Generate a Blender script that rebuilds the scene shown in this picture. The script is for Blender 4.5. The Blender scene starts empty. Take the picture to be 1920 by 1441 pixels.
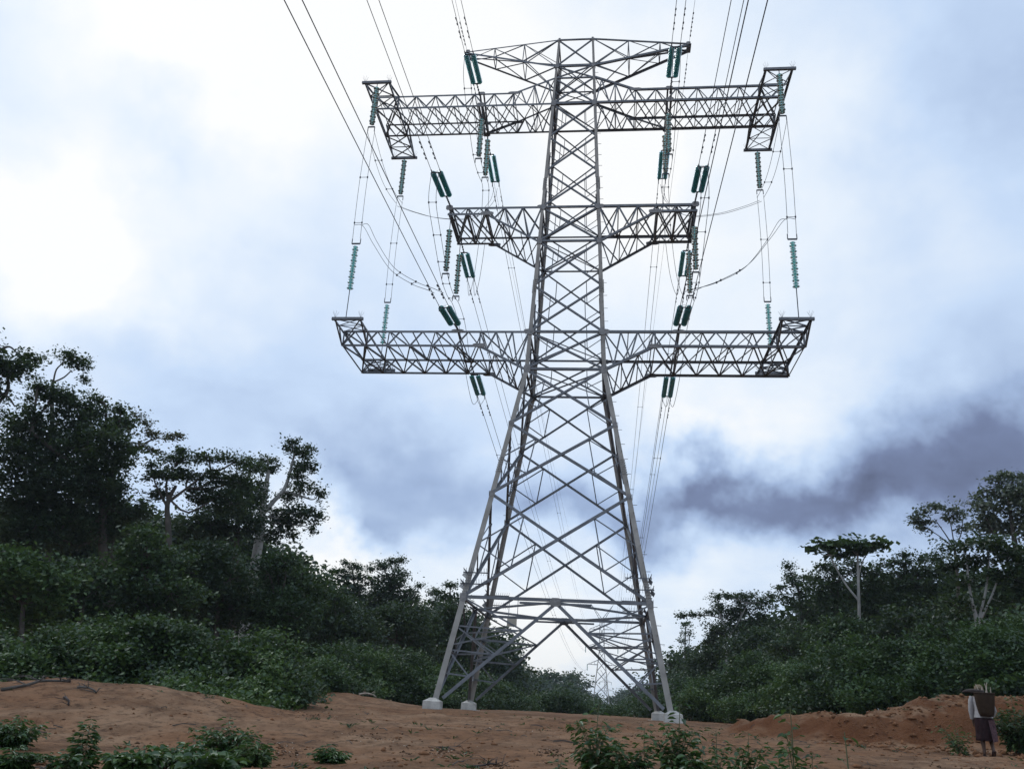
import bpy, math, random
import numpy as np
from mathutils import Vector, Matrix

S = bpy.context.scene
COL = S.collection
PI = math.pi
R_ = math.radians
rng = np.random.default_rng(7)
random.seed(7)

# ------------------------------------------------------------------ camera
CAMZ = 0.35
PITCH, ROLL, YAW = R_(21.115), R_(3.142), R_(6.33)
FPX = 1555.86                       # focal length for a 1920 px wide frame
fw = Vector((-math.sin(YAW)*math.cos(PITCH), math.cos(YAW)*math.cos(PITCH), math.sin(PITCH)))
rt = Vector((math.cos(YAW), math.sin(YAW), 0))
up = rt.cross(fw)
RT = rt*math.cos(ROLL)+up*math.sin(ROLL)
UP = up*math.cos(ROLL)-rt*math.sin(ROLL)
cd = bpy.data.cameras.new('camera')
cam = bpy.data.objects.new('camera', cd)
COL.objects.link(cam)
cd.sensor_width = 36.0
cd.lens = FPX/1920*36.0
cd.clip_start = 0.1
cd.clip_end = 12000
cam.matrix_world = Matrix(((RT.x, UP.x, -fw.x, 0), (RT.y, UP.y, -fw.y, 0), (RT.z, UP.z, -fw.z, CAMZ), (0, 0, 0, 1)))
S.camera = cam

def ray(px, py):
    d = fw*FPX+RT*(px-960)-UP*(py-720.5)
    return d.normalized()

# ------------------------------------------------------------------ world: overcast sky
SKY_BASE = .30
SUN_EL, SUN_AZ = R_(52), R_(-62)      # azimuth from +Y, negative = left of the line
w = bpy.data.worlds.new('World')
S.world = w
w.use_nodes = True
NT = w.node_tree
NT.nodes.clear()
class G:
    """tiny node-graph helper"""
    def __init__(self, nt): self.nt = nt
    def n(self, typ, **kw):
        nd = self.nt.nodes.new(typ)
        for k, v in kw.items(): setattr(nd, k, v)
        return nd
    def l(self, a, b): self.nt.links.new(a, b)
    def m(self, op, a, b=None, c=None, clamp=False):
        nd = self.n('ShaderNodeMath', operation=op); nd.use_clamp = clamp
        for i, v in enumerate((a, b, c)):
            if v is None: continue
            if isinstance(v, (int, float)): nd.inputs[i].default_value = v
            else: self.l(v, nd.inputs[i])
        return nd.outputs[0]
    def noise(self, vec, scale, detail=4, rough=.55, dist=0.0, lac=2.0):
        nd = self.n('ShaderNodeTexNoise')
        nd.inputs['Scale'].default_value = scale; nd.inputs['Detail'].default_value = detail
        nd.inputs['Roughness'].default_value = rough; nd.inputs['Distortion'].default_value = dist
        nd.inputs['Lacunarity'].default_value = lac
        if vec is not None: self.l(vec, nd.inputs['Vector'])
        return nd
    def ramp(self, fac, stops, interp='LINEAR'):
        nd = self.n('ShaderNodeValToRGB'); cr = nd.color_ramp; cr.interpolation = interp
        while len(cr.elements) > 1: cr.elements.remove(cr.elements[-1])
        for i, (p, c) in enumerate(stops):
            e = cr.elements[0] if i == 0 else cr.elements.new(p)
            e.position = p; e.color = (c[0], c[1], c[2], 1)
        self.l(fac, nd.inputs[0])
        return nd.outputs[0]
    def mix(self, fac, a, b, blend='MIX'):
        nd = self.n('ShaderNodeMix', data_type='RGBA', blend_type=blend)
        for sock, v in ((nd.inputs[0], fac), (nd.inputs[6], a), (nd.inputs[7], b)):
            if isinstance(v, (int, float)): sock.default_value = v
            elif isinstance(v, tuple): sock.default_value = (v[0], v[1], v[2], 1)
            else: self.l(v, sock)
        return nd.outputs[2]
g = G(NT)
tc = g.n('ShaderNodeTexCoord')
nrm = g.n('ShaderNodeVectorMath', operation='NORMALIZE'); g.l(tc.outputs['Generated'], nrm.inputs[0])
sp = g.n('ShaderNodeSeparateXYZ'); g.l(nrm.outputs[0], sp.inputs[0])
az0 = g.m('ARCTAN2', sp.outputs[0], sp.outputs[1])
el0 = g.m('ARCSINE', sp.outputs[2])
# cloud-deck coordinates: the direction cast on to a flat deck
zz = g.m('ADD', g.m('MAXIMUM', sp.outputs[2], 0.0), 0.22)
cmb = g.n('ShaderNodeCombineXYZ')
g.l(g.m('DIVIDE', sp.outputs[0], zz), cmb.inputs[0]); g.l(g.m('DIVIDE', sp.outputs[1], zz), cmb.inputs[1])
n1 = g.noise(cmb.outputs[0], 1.5, 5, .52, .5)
n2 = g.noise(cmb.outputs[0], 5.5, 4, .5, .4)
nw = g.noise(nrm.outputs[0], 6.5, 5, .56)
sw = g.n('ShaderNodeSeparateColor'); g.l(nw.outputs['Color'], sw.inputs[0])
az = g.m('MULTIPLY_ADD', g.m('SUBTRACT', sw.outputs[0], .5), .36, az0)
el = g.m('MULTIPLY_ADD', g.m('SUBTRACT', sw.outputs[1], .5), .22, el0)
tsum = g.m('MULTIPLY_ADD', g.m('SUBTRACT', n1.outputs[0], .5), .26, SKY_BASE)
tsum = g.m('MULTIPLY_ADD', g.m('SUBTRACT', n2.outputs[0], .5), .17, tsum)
# cloud banks: (pixel column, pixel row where the bank is seen, half width deg, half height deg, darkness)
BANKS = [(90, 430, 9, 5, -.45), (330, 40, 13, 7, -.34), (800, 40, 14, 9, -.34), (1180, 330, 9, 10, -.32), (1500, 250, 8, 8, -.10),
         (640, 1010, 7, 3.0, -.42), (1000, 1220, 7, 3.6, -.40), (1340, 810, 7, 4, -.22), (1290, 1060, 7, 2.8, -.12),
         (1660, 935, 11, 2.6, .50), (1880, 850, 6, 4, .26), (1330, 940, 7, 1.7, .34), (760, 960, 5, 2.1, .30), (660, 870, 6, 2.2, .20),
         (1000, 950, 6, 2.0, .24), (1880, 180, 8, 8, .16), (1850, 640, 9, 5, .06), (420, 740, 9, 4, .08), (250, 250, 4, 5, .12), (880, 600, 8, 6, -.06), (1560, 560, 9, 5, -.06)]
cae = g.n('ShaderNodeCombineXYZ'); g.l(az, cae.inputs[0]); g.l(el, cae.inputs[1])
for (px, py, ra, re, wt) in BANKS:
    d = ray(px, py); ra, re = R_(ra)*2.3, R_(re)*2.3
    vm = g.n('ShaderNodeVectorMath', operation='MULTIPLY_ADD'); g.l(cae.outputs[0], vm.inputs[0])
    vm.inputs[1].default_value = (1/ra, 1/re, 0); vm.inputs[2].default_value = (-math.atan2(d.x, d.y)/ra, -math.asin(d.z)/re, 0)
    gt = g.n('ShaderNodeTexGradient', gradient_type='QUADRATIC_SPHERE'); g.l(vm.outputs[0], gt.inputs[0])
    tsum = g.m('MULTIPLY_ADD', gt.outputs[1], wt*1.25, tsum)
tcl = g.m('MAXIMUM', tsum, 0.0, clamp=True)
ccol = g.ramp(tcl, [(0, (1.06, 1.07, 1.07)), (.16, (.86, .95, 1.06)), (.34, (.62, .77, 1.0)), (.55, (.38, .50, .74)), (.78, (.19, .24, .40)), (1, (.11, .13, .22))])
nis = g.n('ShaderNodeTexSky', sky_type='NISHITA')
nis.sun_disc = False; nis.sun_elevation = SUN_EL; nis.sun_rotation = SUN_AZ
nsc = g.mix(1.0, nis.outputs[0], (.09, .09, .09), 'MULTIPLY')
final = g.mix(.92, nsc, ccol)
bg = g.n('ShaderNodeBackground'); g.l(final, bg.inputs[0]); bg.inputs[1].default_value = 1.0
wo = g.n('ShaderNodeOutputWorld'); g.l(bg.outputs[0], wo.inputs[0])
w.cycles.sampling_method = 'MANUAL'; w.cycles.sample_map_resolution = 512

# ------------------------------------------------------------------ sun behind the cloud
sd = bpy.data.lights.new('sun', 'SUN'); sd.energy = 1.1; sd.angle = R_(16); sd.color = (1, .965, .91)
so = bpy.data.objects.new('sun', sd); COL.objects.link(so)
sdir = Vector((math.sin(SUN_AZ)*math.cos(SUN_EL), math.cos(SUN_AZ)*math.cos(SUN_EL), math.sin(SUN_EL)))
so.rotation_euler = (-sdir).to_track_quat('-Z', 'Y').to_euler(); so.location = sdir*120
S.view_settings.view_transform = 'Standard'; S.view_settings.look = 'None'
S.view_settings.exposure = 0.0; S.view_settings.gamma = 1.0; S.view_settings.use_curve_mapping = False
S.render.engine = 'CYCLES'
S.cycles.max_bounces = 5; S.cycles.transparent_max_bounces = 6; S.cycles.diffuse_bounces = 2
S.cycles.glossy_bounces = 2; S.cycles.transmission_bounces = 4; S.cycles.volume_bounces = 0

# ------------------------------------------------------------------ helpers
def tag(o, label=None, cat=None, group=None, kind=None):
    if label: o['label'] = label
    if cat: o['category'] = cat
    if group: o['group'] = group
    if kind: o['kind'] = kind
    return o
def empty(name, loc=(0, 0, 0), rz=0.0):
    o = bpy.data.objects.new(name, None); COL.objects.link(o)
    o.location = loc; o.rotation_euler = (0, 0, rz); o.empty_display_size = .3
    return o
def link(name, mesh, mat, parent=None, loc=None, rz=None):
    o = bpy.data.objects.new(name, mesh); COL.objects.link(o)
    if mat is not None and not mesh.materials:
        for mm in (mat if isinstance(mat, (list, tuple)) else (mat,)): mesh.materials.append(mm)
    if parent is not None: o.parent = parent
    if loc is not None: o.location = loc
    if rz is not None: o.rotation_euler = (0, 0, rz)
    return o
def npmesh(name, V, F, smooth=False, midx=None):
    """V (n,3); F list of arrays with a constant face size"""
    me = bpy.data.meshes.new(name)
    V = np.asarray(V, np.float32)
    me.vertices.add(len(V)); me.vertices.foreach_set('co', V.ravel())
    if not isinstance(F, list): F = [F]
    F = [np.asarray(f, np.int32) for f in F if len(f)]
    tot = sum(f.size for f in F)
    me.loops.add(tot); me.loops.foreach_set('vertex_index', np.concatenate([f.ravel() for f in F]))
    cnt = np.concatenate([np.full(len(f), f.shape[1], np.int32) for f in F])
    st = np.concatenate(([0], np.cumsum(cnt)[:-1])).astype(np.int32)
    me.polygons.add(len(cnt)); me.polygons.foreach_set('loop_start', st)
    if smooth: me.polygons.foreach_set('use_smooth', np.ones(len(cnt), bool))
    if midx is not None: me.polygons.foreach_set('material_index', np.asarray(midx, np.int32))
    me.update(calc_edges=True)
    return me
class MB:
    """collects polygons for ONE mesh"""
    def __init__(self): self.v = []; self.f = []; self.sm = False
    def add(self, vs, fs):
        b = len(self.v); self.v += [tuple(x) for x in vs]; self.f += [tuple(b+i for i in q) for q in fs]
    def box(self, c, s, M=None):
        c = Vector(c); hx, hy, hz = s[0]/2, s[1]/2, s[2]/2
        vs = [Vector((x, y, z)) for x in (-hx, hx) for y in (-hy, hy) for z in (-hz, hz)]
        if M is not None: vs = [M @ q for q in vs]
        self.add([q+c for q in vs], [(0, 1, 3, 2), (4, 6, 7, 5), (0, 4, 5, 1), (2, 3, 7, 6), (0, 2, 6, 4), (1, 5, 7, 3)])
    def prism(self, a, b, prof, ref):
        a, b = Vector(a), Vector(b); t = (b-a).normalized(); ref = Vector(ref)
        u = ref-t*ref.dot(t)
        if u.length < 1e-4: u = t.orthogonal()
        u.normalize(); v = t.cross(u); n = len(prof)
        vs = [p+u*x+v*y for p in (a, b) for x, y in prof]
        fs = [(i, (i+1) % n, n+(i+1) % n, n+i) for i in range(n)]+[tuple(range(n-1, -1, -1)), tuple(range(n, 2*n))]
        self.add(vs, fs)
    def angle(self, a, b, s, ref, t=None, flip=1):
        t = t or max(.012, s*.10)
        pr = [(0, 0), (s, 0), (s, t), (t, t), (t, s), (0, s)]
        o = s*.32
        self.prism(a, b, [(x-o, (y-o)*flip) for x, y in (pr if flip > 0 else pr[::-1])], ref)
    def bar(self, a, b, wd, th, ref): self.prism(a, b, [(-wd/2, -th/2), (wd/2, -th/2), (wd/2, th/2), (-wd/2, th/2)], ref)
    def tube(self, pts, rad, n=6, cap=True):
        pts = [Vector(p) for p in pts]; k = len(pts)
        rr = rad if isinstance(rad, (list, tuple)) else [rad]*k
        b = len(self.v); u = None
        for i, p in enumerate(pts):
            t = (pts[min(i+1, k-1)]-pts[max(i-1, 0)]).normalized()
            u = (t.orthogonal() if u is None else u-t*u.dot(t)).normalized(); v = t.cross(u)
            for j in range(n):
                a = 2*PI*j/n
                q = p+(u*math.cos(a)+v*math.sin(a))*rr[i]; self.v.append((q.x, q.y, q.z))
        for i in range(k-1):
            for j in range(n):
                j2 = (j+1) % n
                self.f.append((b+i*n+j, b+i*n+j2, b+(i+1)*n+j2, b+(i+1)*n+j))
        if cap: self.f.append(tuple(b+j for j in range(n-1, -1, -1))); self.f.append(tuple(b+(k-1)*n+j for j in range(n)))
    def lathe(self, prof, n=12, M=None):
        b = len(self.v); M = M or Matrix.Identity(4)
        for r, z in prof:
            for j in range(n):
                q = M @ Vector((r*math.cos(2*PI*j/n), r*math.sin(2*PI*j/n), z)); self.v.append((q.x, q.y, q.z))
        for i in range(len(prof)-1):
            for j in range(n):
                j2 = (j+1) % n; self.f.append((b+i*n+j, b+i*n+j2, b+(i+1)*n+j2, b+(i+1)*n+j))
    def mesh(self, name, smooth=False):
        me = bpy.data.meshes.new(name); me.from_pydata(self.v, [], self.f)
        if smooth: me.polygons.foreach_set('use_smooth', [True]*len(me.polygons))
        me.update(); return me
    def build(self, name, mat, parent=None, smooth=False): return link(name, self.mesh(name, smooth), mat, parent)
def catmull(P, n=8):
    P = [Vector(p) for p in P]; out = []
    for i in range(len(P)-1):
        p0, p1, p2, p3 = P[max(i-1, 0)], P[i], P[i+1], P[min(i+2, len(P)-1)]
        for k in range(n):
            t = k/n
            out.append(.5*((2*p1)+(p2-p0)*t+(2*p0-5*p1+4*p2-p3)*t*t+(3*p1-p0-3*p2+p3)*t**3))
    out.append(P[-1]); return out

# ------------------------------------------------------------------ materials
def pmat(name, col, rough=.6, metal=0.0, var=.25, scale=6.0, bump=0.0, bscale=30, spec=.4, col2=None, coord='Object', detail=5):
    m = bpy.data.materials.new(name); m.use_nodes = True; nt = m.node_tree; h = G(nt)
    b = nt.nodes['Principled BSDF']; tcx = h.n('ShaderNodeTexCoord')
    nz = h.noise(tcx.outputs[coord], scale, detail, .6)
    c2 = col2 or tuple(c*(1-var) for c in col); c1 = tuple(min(1, c*(1+var*.6)) for c in col)
    cc = h.ramp(nz.outputs[0], [(.28, c2), (.72, c1)])
    h.l(cc, b.inputs['Base Color']); b.inputs['Roughness'].default_value = rough; b.inputs['Metallic'].default_value = metal
    b.inputs['Specular IOR Level'].default_value = spec
    if bump:
        bn = h.noise(tcx.outputs[coord], bscale, 4, .6); bp = h.n('ShaderNodeBump'); bp.inputs['Strength'].default_value = bump
        bp.inputs['Distance'].default_value = .03
        h.l(bn.outputs[0], bp.inputs['Height']); h.l(bp.outputs[0], b.inputs['Normal'])
    return m
M = {}
M['steel'] = pmat('galvanised_steel_shaded', (.170, .180, .196), .55, .25, .30, 2.3, spec=.4)  # same metal as the legs; backlit shade put into a darker, bluer colour
M['steel_leg_lit'] = pmat('galvanised_steel_leg_lit', (.335, .315, .285), .65, .08, .30, 1.1, spec=.35)  # same metal again, front light put into a paler, warmer leg colour
M['plate'] = pmat('gusset_steel', (.26, .255, .25), .6, .15, .35, 7)
M['wire'] = pmat('aluminium_conductor', (.075, .077, .085), .55, .3, .1, 2)
M['fit'] = pmat('forged_fitting', (.07, .073, .085), .55, .4, .2, 8)
M['concrete'] = pmat('footing_concrete', (.52, .50, .46), .9, 0, .35, 3.0, .4, 25, .2)
M['sign'] = pmat('sign_enamel', (.40, .37, .30), .6, 0, .15, 9)
def glassmat(name='toughened_glass', dif=(.026, .095, .098), tra=(.13, .46, .44), thru=.30, tint=(.42, .78, .75)):
    m = bpy.data.materials.new(name); m.use_nodes = True; nt = m.node_tree; h = G(nt); nt.nodes.clear()
    d = h.n('ShaderNodeBsdfDiffuse'); d.inputs[0].default_value = (*dif, 1)
    t = h.n('ShaderNodeBsdfTranslucent'); t.inputs[0].default_value = (*tra, 1)
    gl = h.n('ShaderNodeBsdfGlossy'); gl.inputs[0].default_value = (.9, 1, 1, 1); gl.inputs['Roughness'].default_value = .18
    tr = h.n('ShaderNodeBsdfTransparent'); tr.inputs[0].default_value = (*tint, 1)
    fr = h.n('ShaderNodeFresnel'); fr.inputs[0].default_value = 1.45
    a = h.n('ShaderNodeMixShader'); a.inputs[0].default_value = .42; h.l(d.outputs[0], a.inputs[1]); h.l(t.outputs[0], a.inputs[2])
    b = h.n('ShaderNodeMixShader'); b.inputs[0].default_value = thru; h.l(a.outputs[0], b.inputs[1]); h.l(tr.outputs[0], b.inputs[2])
    c = h.n('ShaderNodeMixShader'); h.l(fr.outputs[0], c.inputs[0]); h.l(b.outputs[0], c.inputs[1]); h.l(gl.outputs[0], c.inputs[2])
    o = h.n('ShaderNodeOutputMaterial'); h.l(c.outputs[0], o.inputs[0]); return m
M['glass'] = glassmat()
M['glass_pale'] = glassmat('toughened_glass_pale', (.05, .17, .17), (.25, .70, .66), .50, (.62, .90, .88))
# ------------------------------------------------------------------ ground
def vnoise(x, y, seed=0):
    """smooth value noise, numpy"""
    xi = np.floor(x).astype(np.int64); yi = np.floor(y).astype(np.int64); xf = x-xi; yf = y-yi
    u = xf*xf*(3-2*xf); v = yf*yf*(3-2*yf)
    def hsh(a, b):
        n = (a*374761393+b*668265263+seed*982451653) & 0xffffffff
        n = ((n ^ (n >> 13))*1274126177) & 0xffffffff
        return ((n ^ (n >> 16)) & 0xffff)/65535.0
    return (hsh(xi, yi)*(1-u)+hsh(xi+1, yi)*u)*(1-v)+(hsh(xi, yi+1)*(1-u)+hsh(xi+1, yi+1)*u)*v-.5
def gauss(x, y, cx, cy, sx, sy, rot=0.0):
    c, s = math.cos(rot), math.sin(rot); dx, dy = x-cx, y-cy
    a, b = (c*dx+s*dy)/sx, (-s*dx+c*dy)/sy
    return np.exp(-.5*(a*a+b*b))
def sstep(a, b, t):
    t = np.clip((t-a)/(b-a), 0, 1); return t*t*(3-2*t)
def gp(px, d):
    """ground position seen in pixel column px (at the horizon) at distance d"""
    best = ray(px, 1322+(px-960)*.0548)
    q = Vector((best.x, best.y, 0)).normalized()*d
    return q.x, q.y
MLx, MLy = gp(60, 23); ML2x, ML2y = gp(200, 21); MMx, MMy = gp(650, 44); MRx, MRy = gp(1740, 29); MR2x, MR2y = gp(1960, 30)
def hgt(x, y):
    x = np.asarray(x, float); y = np.asarray(y, float)
    d = np.hypot(x, y)
    z = -1.25+sstep(4, 11, d)*.78+sstep(10, 22, d)*.30+sstep(20, 40, d)*.17
    # land falls gently left, rises to the right bank, dips far down the line
    z = z-.30*sstep(0, 12, -x)*(1-sstep(25, 40, d))
    z = z+.35*sstep(12, 40, x)*sstep(18, 40, d)
    z = z-3.0*sstep(70, 200, y)*np.exp(-(x/45)**2)
    z = z+1.2*sstep(28, 90, -x+2)*sstep(30, 60, d)+1.6*sstep(30, 95, x)*sstep(30, 60, d)
    # heaps of excavated soil
    z = z+.66*gauss(x, y, MLx, MLy, 4.6, 2.4, -.1)+.30*gauss(x, y, ML2x, ML2y, 2.2, 2.0)
    z = z+.52*gauss(x, y, MMx, MMy, 4.2, 2.0, .1)
    q_ = sstep(.18, .62, gauss(x, y, MRx, MRy, 3.8, 1.3, -.20)+.16*vnoise(x*1.3, y*1.3, 31)+.10*vnoise(x*3.3, y*3.3, 32)); q2_ = sstep(.18, .7, gauss(x, y, MR2x, MR2y, 3.0, 1.4, -.1)+.16*vnoise(x*1.3, y*1.3, 33)); rb = q_*.55+q2_*.70
    z = z+rb*(1+.25*vnoise(x*.9, y*.9, 3))
    z = z+np.clip(rb*2, 0, 1)*(.22*vnoise(x*1.7, y*1.7, 41)+.22*vnoise(x*3.7, y*3.7, 42)+.12*np.abs(vnoise(x*8, y*8, 43)))
    near = np.exp(-(d/90)**2)
    z = z+near*(.14*vnoise(x*.35, y*.35, 1)+.10*vnoise(x*1.1, y*1.1, 2)+.06*vnoise(x*2.6, y*2.6, 5)+.035*vnoise(x*6.3, y*6.3, 6))
    # flat pad under the tower
    pad = np.exp(-((np.hypot(x+1.8, y-45))/8.5)**4)
    return z*(1-pad)+pad*(.02*vnoise(x*2, y*2, 9)+.03*vnoise(x*.7, y*.7, 8))
def gz(x, y): return float(hgt(np.array([x]), np.array([y]))[0])
def at(px, d):
    x, y = gp(px, d); return Vector((x, y, gz(x, y)))
def axis(lo, a, b, hi, step, n0, n1):
    """even steps from a to b, then geometric growth out to lo and hi"""
    def out(L, n): t = np.linspace(0, 1, n+1)[1:]; return L*(np.exp(5.2*t)-1)/(math.exp(5.2)-1)+0*t
    return np.concatenate([(a-out(a-lo, n0))[::-1], np.arange(a, b+1e-6, step), b+out(hi-b, n1)])
gx = axis(-1700, -22, 26, 1700, .16, 44, 44); gy = axis(-1200, 8, 47, 2400, .15, 26, 60)
X, Y = np.meshgrid(gx, gy)
Z = hgt(X, Y); nx, ny = len(gx), len(gy)
idx = np.arange(nx*ny).reshape(ny, nx)
F = np.stack([idx[:-1, :-1], idx[:-1, 1:], idx[1:, 1:], idx[1:, :-1]], -1).reshape(-1, 4)
me = npmesh('ground', np.stack([X, Y, Z], -1).reshape(-1, 3), F, True)
def soilmat():
    m = bpy.data.materials.new('laterite_soil'); m.use_nodes = True; nt = m.node_tree; h = G(nt); b = nt.nodes['Principled BSDF']
    geo = h.n('ShaderNodeNewGeometry'); pos = geo.outputs['Position']
    a = h.noise(pos, .20, 6, .65, .8); b2 = h.noise(pos, 1.1, 7, .68, .4); c = h.noise(pos, 5.5, 6, .68); e = h.noise(pos, 26, 3, .6)
    col = h.ramp(a.outputs[0], [(.30, (.178, .086, .042)), (.48, (.228, .124, .068)), (.62, (.270, .170, .104)), (.8, (.200, .092, .042))])
    col = h.mix(h.m('MULTIPLY', h.ramp(b2.outputs[0], [(.38, (1, 1, 1)), (.56, (0, 0, 0))]), .75), col, (.105, .058, .033))
    col = h.mix(h.m('MULTIPLY', h.ramp(c.outputs[0], [(.36, (1, 1, 1)), (.48, (0, 0, 0))]), .75), col, (.055, .032, .020))
    col = h.mix(h.m('MULTIPLY', h.ramp(e.outputs[0], [(.62, (0, 0, 0)), (.74, (1, 1, 1))]), .45), col, (.30, .21, .145))
    # raw orange cut soil on the heaps: higher and steeper ground
    spx = h.n('ShaderNodeSeparateXYZ'); h.l(geo.outputs['Normal'], spx.inputs[0])
    steep = h.m('MULTIPLY', h.m('SUBTRACT', .985, spx.outputs[2]), 9, clamp=True)
    col = h.mix(h.m('MULTIPLY', steep, .75), col, (.115, .042, .017))
    h.l(col, b.inputs['Base Color']); b.inputs['Roughness'].default_value = .95; b.inputs['Specular IOR Level'].default_value = .12
    bp = h.n('ShaderNodeBump'); bp.inputs['Strength'].default_value = .9; bp.inputs['Distance'].default_value = .22
    hh = h.m('ADD', h.m('MULTIPLY', b2.outputs[0], .7), h.m('ADD', h.m('MULTIPLY', c.outputs[0], .45), h.m('MULTIPLY', e.outputs[0], .18)))
    h.l(hh, bp.inputs['Height']); h.l(bp.outputs[0], b.inputs['Normal'])
    return m
tag(link('ground', me, soilmat()), kind='structure', label='bare reddish brown laterite soil of the cleared line corridor')

# ------------------------------------------------------------------ the transmission tower
TX, TY, TPSI = -1.784, 45.0, R_(-0.819)
zped, z0, z1, z2, zw = .47, 5.10, 10.45, 14.51, 17.915
zbt, zbb, zmb, zmt, zmbo = 20.253, 19.373, 26.349, 28.802, 28.385
zab, zat, zat2, zpb, zpt, ptz = 36.887, 39.033, 37.821, 40.063, 42.384, 42.488
def hw(z):
    if z < zw: return 5.918+(2.231-5.918)*(z+2.8)/20.715
    return 2.231+(1.161-2.231)*(z-zw)/(zpt-zw)
tower = empty('transmission_tower', (TX, TY, 0), TPSI)
tag(tower, 'tall grey steel lattice transmission tower with six crossarms standing on red soil', 'transmission tower')
CEN = Vector((0, 0, 0))
def member(name, a, b, s, parent=None, ref=None, flip=1, mat='steel'):
    a, b = Vector(a), Vector(b)
    if ref is None:
        mid = (a+b)/2; ref = Vector((-mid.x, -mid.y, 0)) if mid.xy.length > .3 else Vector((0, 0, 1))
    mb = MB(); mb.angle(a, b, s, ref, flip=flip)
    return mb.build(name, M[mat], parent or tower)
def corner(i, z, inset=0.0):
    sx, sy = ((-1, -1), (1, -1), (1, 1), (-1, 1))[i % 4]; h = hw(z)-inset
    return Vector((sx*h, sy*h, z))
def lerp(a, b, t): return a+(b-a)*t
# four legs, each one mesh of spliced heavy angle
for i in range(4):
    mb = MB(); sx, sy = ((-1, -1), (1, -1), (1, 1), (-1, 1))[i]
    for (a, b, s) in ((zped-.05, z0, .27), (z0, z1, .26), (z1, z2, .25), (z2, zw, .25), (zw, zmb, .22), (zmb, zab, .18), (zab, zpt, .15)):
        A, B = corner(i, a), corner(i, b)
        t = (B-A).normalized(); u = Vector((-sx, 0, 0)); v = Vector((0, -sy, 0)); k = s*.11
        prof = [(0, 0), (s, 0), (s, k), (k, k), (k, s), (0, s)]
        o = -.04
        vs = [p+u*(x+o)+v*(y+o) for p in (A, B+t*.02) for x, y in prof]; n = 6
        mb.add(vs, [(q, (q+1) % n, n+(q+1) % n, n+q) for q in range(n)]+[tuple(range(n-1, -1, -1)), tuple(range(n, 2*n))])
    # splice plates
    for zs in (7.2, 11.6, 16.2, 23.5, 31.0):
        A = corner(i, zs, .05); B = corner(i, zs+1.0, .05); mb.angle(A, B, hw(zs)*0+.22, (-sx, 0, 0), flip=1 if sx*sy > 0 else -1)
    mb.build('leg', M['steel_leg_lit'], tower)
def face(i):  # the two corners of face i and its outward normal
    return i, i+1
def plate(c, wdt, hgt_, normal, parent=None, th=.03):
    n = Vector(normal).normalized(); u = Vector((0, 0, 1)).cross(n).normalized(); mb = MB()
    mb.prism(Vector(c)-n*th, Vector(c)+n*th, [(-wdt/2, -hgt_*.3), (-wdt*.3, -hgt_/2), (wdt*.3, -hgt_/2), (wdt/2, -hgt_*.3), (wdt/2, hgt_*.3), (wdt*.3, hgt_/2), (-wdt*.3, hgt_/2), (-wdt/2, hgt_*.3)], u)
    return mb.build('gusset_plate', M['plate'], parent or tower)
def xpanel(i, za, zb, s, red=0, rs=.055, both=True):
    a0, a1 = corner(i, za), corner(i+1, za); b0, b1 = corner(i, zb), corner(i+1, zb)
    nrm_ = Vector(((0, -1, 0), (1, 0, 0), (0, 1, 0), (-1, 0, 0))[i % 4])
    member('diagonal_brace', a0, b1, s, ref=-nrm_)
    member('diagonal_brace', a1-nrm_*s*.55, b0-nrm_*s*.55, s, ref=-nrm_, flip=-1)
    if red:
        wa, wb = (a1-a0).length, (b1-b0).length; t = wa/(wa+wb)
        Cx = lerp(a0, b1, t)
        for (A, B) in ((a0, b0), (a1, b1)):
            m1, m2, Lm = lerp(A, Cx, .5), lerp(B, Cx, .5), lerp(A, B, .5)
            off = -nrm_*.05
            if red >= 2:
                q1, q2 = lerp(A, B, .27), lerp(A, B, .73)
                member('secondary_brace', Lm+off, m1+off, rs, ref=-nrm_); member('secondary_brace', Lm+off, m2+off, rs, ref=-nrm_)
                member('secondary_brace', m1+off*2, m2+off*2, rs, ref=-nrm_)
            else:
                member('secondary_brace', Lm+off, m1+off, rs, ref=-nrm_); member('secondary_brace', m1+off*2, m2+off*2, rs, ref=-nrm_)
    return nrm_
def ring(z, s, name='horizontal_strut'):
    for i in range(4):
        n_ = Vector(((0, -1, 0), (1, 0, 0), (0, 1, 0), (-1, 0, 0))[i])
        member(name, corner(i, z), corner(i+1, z), s, ref=-n_)
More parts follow.
